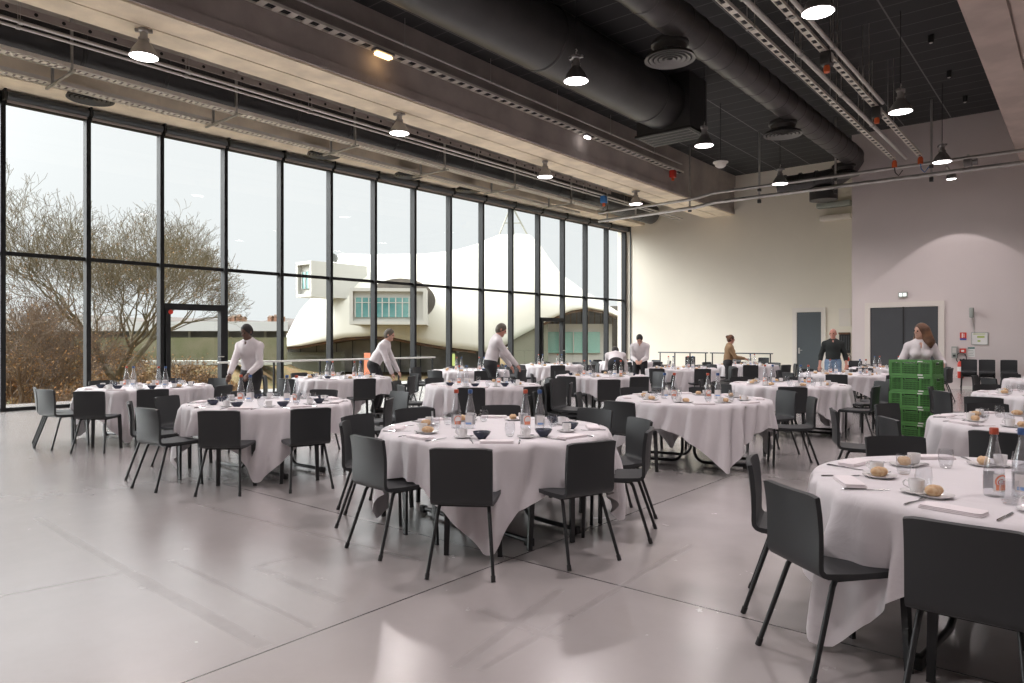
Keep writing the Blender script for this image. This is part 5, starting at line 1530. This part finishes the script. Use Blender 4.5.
M['teal_glass'] = mat('teal_window_glass', (0.06, 0.20, 0.20), 0.12, alt=(0.18, 0.36, 0.34), vscale=0.25)
M['green_glass'] = mat('pale_green_window_glass', (0.22, 0.44, 0.38), 0.15, var=0.1)
M['hillside'] = mat('wooded_hill', (0.08, 0.08, 0.07), 0.95, alt=(0.12, 0.10, 0.09), vscale=0.08)
M['house'] = mat('terracotta_house', (0.30, 0.16, 0.11), 0.9, alt=(0.34, 0.26, 0.20), vscale=0.2)
M['roofband'] = mat('white_roof_edge', (0.50, 0.505, 0.50), 0.6)
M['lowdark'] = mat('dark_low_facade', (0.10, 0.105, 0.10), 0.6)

q = MB(); n = 28
gx = [-420 + 15.0 * i for i in range(n)]
def ground_z(lat, dep):
    rho = lat / max(dep, 1.0)
    L = 1 - sm(-0.40, -0.28, rho)
    zl = -3.5 + 3.0 * sm(26, 74, dep); zr = -3.5 - 2.6 * sm(30, 95, dep)
    return zl * L + zr * (1 - L)
deps = [-60, -20, 0, 8, 14, 20] + [26 + 4 * k for k in range(20)] + [120, 150, 190, 240, 300, 420, 700]
lats = [-500, -300, -200, -150, -110] + [-90 + 4 * k for k in range(34)] + [60, 90, 150, 300, 500]
vs_ = []
for dd in deps:
    for ll in lats:
        v = P(ll, dd, ground_z(ll, dd))
        vs_.append(v)
nl = len(lats)
q.add(vs_, [(i * nl + j, i * nl + j + 1, (i + 1) * nl + j + 1, (i + 1) * nl + j) for i in range(len(deps) - 1) for j in range(nl - 1)])
tag(q.obj('ground', M['lawn'], ang=80), kind='structure')
q = MB(); q.box(-19.4, -16.6, YF, 32, -0.36, -0.12); struct('terrace', q, M['path'])
q = MB(); q.box(-19.3, XR, YF, YB1, -6.4, -0.2); struct('ground_storey', q, M['wall2'])
q = MB(); pts = [at(px, 361, 64) for px in (120, 150, 180, 210, 245, 285)]
a_, b__ = pts[0], pts[-1]
q.add([(a_.x, a_.y, -0.8), (b__.x, b__.y, -0.8), (b__.x, b__.y, -0.45), (a_.x, a_.y, -0.45)] + [tuple(Vector((v.x, v.y, z)) + FWD * 2) for v, z in ((a_, -0.8), (b__, -0.8), (b__, -0.45), (a_, -0.45))],
      [(0, 1, 2, 3), (7, 6, 5, 4), (3, 2, 6, 7), (0, 3, 7, 4), (1, 5, 6, 2), (0, 4, 5, 1)])
tag(q.obj('path_kerb', M['path'], smooth=False), 'pale stone path edge crossing the lawn beyond the left glazed door', 'path')

def strip_world(d0, d1, px0, px1, y0, y1, m, name, label, cat):
    mb = MB(); a = at(px0, y0, d0); b_ = at(px1, y0, d0); zt = a.z; zb = CH + (HOR - y1) / FPX * d0
    ray = at(px1, y0, d1) - b_; c = b_ + ray; c2 = a + ray
    vs_ = [Vector((v.x, v.y, z)) for z in (zb, zt) for v in (a, b_, c, c2)]
    mb.add(vs_, [(0, 1, 5, 4), (1, 2, 6, 5), (2, 3, 7, 6), (3, 0, 4, 7), (4, 5, 6, 7), (3, 2, 1, 0)])
    return tag(mb.obj(name, m, smooth=False), label, cat)
# grass bank behind the tree
r = strip_world(70, 78, -160, 287, 337.5, 366, M['hedge'], 'grass_bank', 'long mossy green bank in front of the low white-roofed building', 'bank')
# low building with white roof edge
root = thing('low_building', 'long low building with broad white roof edge behind the bare tree', 'building', tuple(at(180, 360, 85)))
o0 = Vector(root.location)
def sub_block(root, o0, d0, d1, px0, px1, y0, y1, m, name):
    mb = MB(); a = at(px0, y0, d0); b_ = at(px1, y0, d0); zt = a.z; zb = CH + (HOR - y1) / FPX * d0
    v_in = at(px1, y0, d1) - b_; v_in.z = 0
    vs_ = [Vector((v.x, v.y, z)) - o0 for z in (zb, zt) for v in (a, b_, b_ + v_in, a + v_in)]
    mb.add(vs_, [(0, 1, 5, 4), (1, 2, 6, 5), (2, 3, 7, 6), (3, 0, 4, 7), (4, 5, 6, 7), (3, 2, 1, 0)])
    return mb.obj(name, m, root, smooth=False)
sub_block(root, o0, 82, 110, -160, 288, 321.5, 331, M['roofband'], 'roof_edge')
sub_block(root, o0, 84, 108, -160, 286, 331, 360, M['lowdark'], 'facade')
for k in range(9):
    sub_block(root, o0, 83.2, 83.6, -40 + 38 * k, -37.5 + 38 * k, 331, 345, M['facade_l'], 'column')
# distant wooded hills and houses
def hill(d, px0, px1, ybase, amp, seed, label):
    rnd = random.Random(seed); mb = MB(); n = 90; rows = []
    ph = [rnd.uniform(0, 6) for _ in range(6)]
    prof = []
    for i in range(n + 1):
        t = i / n; px = px0 + (px1 - px0) * t
        y = ybase - amp * (0.5 + 0.3 * sin(9 * t + ph[0]) + 0.2 * sin(23 * t + ph[1]) + 0.12 * sin(71 * t + ph[2]) + 0.1 * rnd.random())
        y -= 5.5 * math.exp(-((px - 255) / 6) ** 2) + 2 * math.exp(-((px - 222) / 5) ** 2)
        prof.append((px, y))
    vs_ = []
    for j, (dd, f) in enumerate(((0, 0), (8, 0.7), (22, 1.0), (60, 0.9), (90, 0))):
        for px, y in prof:
            a = at(px, HOR, d); zt = (HOR - y) / FPX * d + CH
            p_ = a + FWD * dd; vs_.append((p_.x, p_.y, -0.3 + (zt + 0.3) * f * (1 + dd / d if f > 0 else 1)))
    w = n + 1
    mb.add(vs_, [(j * w + i, j * w + i + 1, (j + 1) * w + i + 1, (j + 1) * w + i) for j in range(4) for i in range(n)])
    return tag(mb.obj('wooded_hill', M['hillside'], ang=80), label, 'hill')
hill(260, -260, 330, 323, 9, 5, 'distant wooded hillside behind the low white-roofed building')
rnd = random.Random(4)
for i in range(7):
    px = (229, 234, 239, 243.5, 271, 277, 283)[i]; d = 266
    h = thing('hillside_house', 'tiny terracotta house on the hillside, %s from the left' % ('first', 'second', 'third', 'fourth', 'fifth', 'sixth', 'seventh')[i], 'house', tuple(at(px, 321 - (i % 3), d)), YAW + rnd.uniform(-.4, .4), 'houses on the hillside')
    mb = MB(); w_ = (0.8, 0.9, 0.7, 0.85, 0.8, 0.9, 0.7)[i]; mb.box(-w_, w_, -1, 1, -9.0, 0.9); mb.obj('walls', M['house'], h, smooth=False)
    mb = MB(); mb.add([(-w_ - .1, -1.2, 0.9), (w_ + .1, -1.2, 0.9), (w_ + .1, 1.2, 0.9), (-w_ - .1, 1.2, 0.9), (-w_ - .1, 0, 1.7), (w_ + .1, 0, 1.7)], [(0, 1, 5, 4), (2, 3, 4, 5), (1, 2, 5), (3, 0, 4), (3, 2, 1, 0)]); mb.obj('roof', M['timber'], h, smooth=False)

# ---- the white museum
MD = 150.0
root = thing('museum_building', 'large white museum with swooping membrane roof and projecting gallery boxes outside the windows', 'building', tuple(at(440, 345, MD)))
o0 = Vector(root.location)
top = [(284, 346), (288, 335), (294, 323), (301, 311), (309, 302), (318, 293), (325, 286), (331, 272), (336, 258), (341, 254.5), (348, 255.5), (370, 256), (408, 255.6), (425, 255.2), (443.5, 253.5), (460, 250.5), (476, 246), (490, 240), (499, 236.5), (512, 236), (522, 236), (530, 237), (540, 247), (550, 262), (557, 271), (563, 278), (573, 285), (582, 292), (590, 297), (600, 303), (610, 309.5), (620, 316), (640, 330), (660, 345)]
low = [(284, 347), (300, 346), (329, 340.6), (345, 337.5), (370, 336), (390, 337), (408, 340.6), (443, 346.5), (470, 350), (490, 353), (500, 349), (512, 340.5), (522, 335), (532, 329.8), (545, 322), (557, 316), (572, 310.5), (588, 308.2), (605, 311.3), (618, 316.6), (640, 330), (660, 345)]
bump = lambda px: 26 * math.exp(-((px - 395) / 70) ** 2) + 14 * math.exp(-((px - 510) / 40) ** 2) * 0.4
cols = []; xs = [284 + 2.0 * i for i in range(189)]
NV = 26; vs_ = []
for px in xs:
    yt, yl = lerp(top, px), lerp(low, px)
    dl = MD - 8 * sin((px - 284) / 376 * pi)
    col = []
    for j in range(NV + 1):
        v = j / NV
        dep = dl + 34 * v ** 2.2
        y = yl + (yt - yl) * (1 - (1 - v) ** 1.12)
        yl_z = CH + (HOR - yl) / FPX * dl; yt_z = CH + (HOR - yt) / FPX * (dl + 34)
        z = yl_z + (yt_z - yl_z) * (1 - (1 - v) ** 1.45)
        p_ = at(px, y, dep); col.append(Vector((p_.x, p_.y, z)))
    for j in range(1, 9):
        t = j / 8; p_ = at(px, yt, dl + 34 + 40 * t); zt = col[NV].z
        col.append(Vector((p_.x, p_.y, zt * (1 - t ** 1.6) + 2.0 * t ** 1.6)))
    vs_ += [c - o0 for c in col]
w = NV + 9
mb = MB(); mb.add(vs_, [(i * w + j, (i + 1) * w + j, (i + 1) * w + j + 1, i * w + j + 1) for i in range(len(xs) - 1) for j in range(w - 1)])
roof = mb.obj('roof_membrane', M['membrane'], root, ang=80)
sol = roof.modifiers.new('thickness', 'SOLIDIFY'); sol.thickness = 0.5; sol.offset = 0
# timber rim
mb = MB()
for (a0, a1) in ((284, 478), (500, 640)):
    pts = []
    px = a0
    while px <= a1:
        dl = MD - 8 * sin((px - 284) / 376 * pi) + 0.6
        pts.append(at(px, lerp(low, px) + 1.3, dl) - o0); px += 4
    mb.tube(pts, 0.32, 6)
mb.obj('timber_rim', M['timber'], root)
# timber soffit behind the rim
mb = MB(); vs_ = []; xs2 = [286 + 4 * i for i in range(48)]
for px in xs2:
    dl = MD - 8 * sin((px - 284) / 376 * pi) + 0.8
    for dd, dz in ((0, 0), (6, 0.3), (16, -1.2), (26, -3.5)):
        p_ = at(px, lerp(low, px) + 0.8, dl) ; p_ = p_ + FWD * dd; vs_.append(Vector((p_.x, p_.y, p_.z + dz)) - o0)
mb.add(vs_, [(i * 4 + j, (i + 1) * 4 + j, (i + 1) * 4 + j + 1, i * 4 + j + 1) for i in range(len(xs2) - 1) for j in range(3)])
mb.obj('timber_soffit', M['timber'], root)
def gbox(name, px0, px1, y0, y1, d0, d1, m, win=None, turn=0.0):
    """projecting box, front face at depth d0"""
    a = at(px0, y1, d0); b_ = at(px1, y0, d0); wdt = (px1 - px0) / FPX * d0; hgt = b_.z - a.z
    c = at((px0 + px1) / 2, y1, d0) - o0
    T = Matrix.Translation(c) @ Matrix.Rotation(YAW + turn, 4, 'Z')
    mb = MB(); fr = 0.09 * hgt
    mb.box(-wdt / 2, wdt / 2, 0.9, d1 - d0, 0, hgt, 0, T)
    mb.box(-wdt / 2, wdt / 2, 0, 0.95, 0, fr, 0, T); mb.box(-wdt / 2, wdt / 2, 0, 0.95, hgt - fr, hgt, 0, T)
    mb.box(-wdt / 2, -wdt / 2 + fr, 0, 0.95, fr, hgt - fr, 0, T); mb.box(wdt / 2 - fr, wdt / 2, 0, 0.95, fr, hgt - fr, 0, T)
    o = mb.obj(name, m, root, smooth=False)
    if win:
        u0, u1, v0, v1, mullions, gm = win
        mb = MB(); mb.box(-wdt / 2 + wdt * u0, -wdt / 2 + wdt * u1, 0.6, 0.88, hgt * v0, hgt * v1, 0, T); mb.obj('gallery_window', gm, o, smooth=False)
        mb = MB()
        for k in range(mullions + 1):
            x = -wdt / 2 + wdt * (u0 + (u1 - u0) * k / mullions); mb.box(x - 0.10, x + 0.10, 0.45, 0.6, hgt * v0, hgt * v1, 0, T)
        mb.box(-wdt / 2 + wdt * u0, -wdt / 2 + wdt * u1, 0.45, 0.6, hgt * (v0 + (v1 - v0) * .75) - .06, hgt * (v0 + (v1 - v0) * .75) + .06, 0, T)
        mb.obj('window_bars', M['gallery'], o, smooth=False)
    return o
# central gallery tube; a flat dark disc paints the shade in its membrane opening
def disc(px, py, rx, ry, d, m, name, th=0.6, x_clip=None):
    c = at(px, py, d) - o0; T = Matrix.Translation(c) @ Matrix.Rotation(YAW, 4, 'Z') @ Matrix.Rotation(radians(90), 4, 'X') @ Matrix.Diagonal((rx / FPX * d, ry / FPX * d, 1, 1))
    mb = MB(); mb.lathe([(0.0, 0), (1, 0), (1, th), (0.0, th)], 40, T=T); return mb.obj(name, m, root, ang=50)
disc(401, 301, 34.5, 22.5, 139.0, M['dark_open'], 'opening_shade')
gbox('gallery_box', 350, 426, 288, 324.5, 130, 150, M['gallery'], (0.07, 0.86, 0.20, 0.74, 9, M['teal_glass']), 0.08)
gbox('gallery_box', 290, 317, 261.5, 297, 143, 157, M['gallery'], (0.25, 0.70, 0.24, 0.72, 2, M['teal_glass']), -0.70)
# roof vent pod
disc(335.5, 258.5, 2.6, 4.0, 150, M['lowdark'], 'roof_vent', 2.0)
# lattice mast
mb = MB(); pk = at(511.5, 205, 178) - o0
for px in (497, 514, 530): mb.tube([pk, at(px, 240, 178) - o0], 0.22, 5)
mb.tube([at(497, 236.5, 178) - o0, at(530, 236.5, 178) - o0], 0.18, 5); mb.tube([at(504, 223, 178) - o0, at(521, 223, 178) - o0], 0.14, 5)
mb.obj('mast', M['facade_l'], root)
# ground floor blocks
sub_block(root, o0, 158, 170, 286, 478, 337, 372, M['facade_l'], 'glass_facade')
sub_block(root, o0, 156.5, 158, 286, 345, 352, 372, M['facade'], 'base_wall')
sub_block(root, o0, 150, 158, 455, 500, 346, 372, M['lowdark'], 'shaded_facade')
for k, px in enumerate((288, 300, 316, 336, 352, 384, 400, 420, 446, 458, 470)):
    sub_block(root, o0, 157.4, 157.9, px, px + 1.0, 338, 372, M['frame_side'], 'facade_post')
mb = MB(); a = [at(508, 373, 138), at(508, 343, 138), at(533, 329.5, 140), at(548, 322, 146), at(548, 373, 146)]
vs_ = [v - o0 for v in a] + [v + FWD * 8 - o0 for v in a]
mb.add(vs_, [(0, 1, 2, 3, 4), (9, 8, 7, 6, 5)] + [(i, i + 5, (i + 1) % 5 + 5, (i + 1) % 5) for i in range(5)]); mb.obj('side_wall', M['facade'], root, smooth=False)
sub_block(root, o0, 152, 162, 540, 612, 324, 373, M['gallery'], 'pavilion_wall')
o = sub_block(root, o0, 151.4, 152, 544, 600, 332, 353, M['green_glass'], 'pavilion_window')
for k in range(4): sub_block(root, o0, 151.1, 151.4, 545 + 14 * k, 546 + 14 * k, 332, 353, M['gallery'], 'window_bar')
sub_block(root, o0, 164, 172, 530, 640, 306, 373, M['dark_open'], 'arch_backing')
for k in range(12): sub_block(root, o0, 163.2, 163.8, 552 + 6 * k, 553.2 + 6 * k, 309, 326, M['timber'], 'timber_rib')
# small things seen through the glass
tag(strip_world(60, 60.4, 372 - 8, 372 + 3, 353, 376, M['label_orange'], 'banner', 'small red and white banner outside, behind the window railing', 'banner'), None)
tag(strip_world(70, 70.3, 451.5, 455, 354, 366, M['green_print'], 'banner', 'small yellow-green upright panel outside the windows', 'banner'), None)

# ---- bare trees
def tree(name, base, height, seed, m, label, spread=0.62, k1=1.25, lsz=1.0, depth=7, trunk_r=0.22, leaves=900, first=0.22, leaf_low=True, lean=0.0):
    rnd = random.Random(seed)
    root = thing(name, label, 'tree', tuple(base))
    mb = MB(); tips = []
    def grow_b(p_, d, L, r, lev):
        n = 4 if lev < 3 else 3
        pts = [p_]; rs = [r]
        dd = d.copy()
        for i in range(n):
            dd = (dd + Vector((rnd.uniform(-1, 1), rnd.uniform(-1, 1), rnd.uniform(-0.6, 0.9))) * 0.10 * (1 + 0.25 * lev)).normalized()
            pts.append(pts[-1] + dd * L / n); rs.append(r * (1 - 0.38 * (i + 1) / n))
        rs = [max(x, 0.0062) for x in rs]
        mb.tube(pts, rs, 8 if lev < 2 else (5 if lev < 4 else 3), cap=False)
        if lev >= 3: tips.extend(pts[1:])
        if lev >= depth: return
        kids = 5 if lev == 0 else (rnd.choice((2, 3)) if lev < 4 else 2) + (1 if lev in (1, 2, 4, 5) else 0)
        for k in range(kids):
            t = rnd.uniform(0.35, 1.0) if k and lev > 0 else 1.0
            f = t * n; i = min(int(f), n - 1); q_ = pts[i].lerp(pts[i + 1], f - i)
            az = 2 * pi * (k + rnd.uniform(-.3, .3)) / kids + lev
            ax = dd.cross(Vector((0, 0, 1)));
            if ax.length < 0.1: ax = Vector((1, 0, 0))
            ax.normalize(); ay = dd.cross(ax)
            sp = spread * rnd.uniform(0.55, 1.15) * (1.1 if lev == 0 else 0.85)
            nd = (dd * cos(sp) + (ax * cos(az) + ay * sin(az)) * sin(sp)); nd.z += 0.10; nd.normalize()
            grow_b(q_, nd, L * rnd.uniform(0.66, 0.86) * (1.0 if lev else k1), rs[-1] * rnd.uniform(0.55, 0.8) if k else rs[-1] * 0.85, lev + 1)
    grow_b(Vector((0, 0, -0.2)), Vector((lean, 0, 1)).normalized(), height * first, trunk_r, 0)
    mb.obj('branches', m, root, ang=80)
    lf = MB()
    for i in range(leaves):
        t = rnd.choice(tips)
        if leaf_low and rnd.random() < 0.6:
            t = min((rnd.choice(tips) for _ in range(3)), key=lambda v: v.z)
        c = t + Vector((rnd.gauss(0, .08), rnd.gauss(0, .08), rnd.gauss(0, .08)))
        s_ = rnd.uniform(0.035, 0.075) * lsz; u = Vector((rnd.gauss(0, 1), rnd.gauss(0, 1), rnd.gauss(0, 1))).normalized(); v = u.orthogonal().normalized()
        lf.add([c - u * s_, c + v * s_ * .6, c + u * s_, c - v * s_ * .6], [(0, 1, 2, 3)])
    tag(lf.obj('leaves', M['leaf_o'], root, smooth=False), kind='stuff')
    return root
b0 = at(114, 340, 27); tree('bare_tree', (b0.x, b0.y, -3.5), 8.8, 43, M['bark'], 'large bare tree with spreading olive branches and few orange leaves outside the left windows', spread=0.70, depth=9, trunk_r=0.30, leaves=1500, first=0.40, k1=0.80, lsz=0.62)
b0 = at(10, 340, 23); tree('bare_tree', (b0.x, b0.y, -3.5), 6.6, 5, M['bark2'], 'smaller brown tree with orange leaves at the far left outside', spread=0.70, depth=8, trunk_r=0.17, leaves=2600, first=0.33, k1=0.85, lsz=0.62)
for i, (px, dd, hh, sd, lab) in enumerate(((52, 26, 7.6, 9, 'first'), (84, 22, 5.8, 14, 'second'), (150, 25, 6.0, 21, 'third'), (192, 31, 6.6, 33, 'fourth'), (-14, 28, 7.8, 41, 'largest leftmost'), (120, 35, 7.6, 55, 'middle rear'))):
    b0 = at(px, 340, dd); tree('autumn_shrub', (b0.x, b0.y, -3.5), hh, sd, M['bark2'], '%s leafy orange-brown shrub from the left below the bare tree outside' % lab, spread=0.8, depth=7, trunk_r=0.07, leaves=5200, first=0.22, k1=0.9, lsz=0.85)
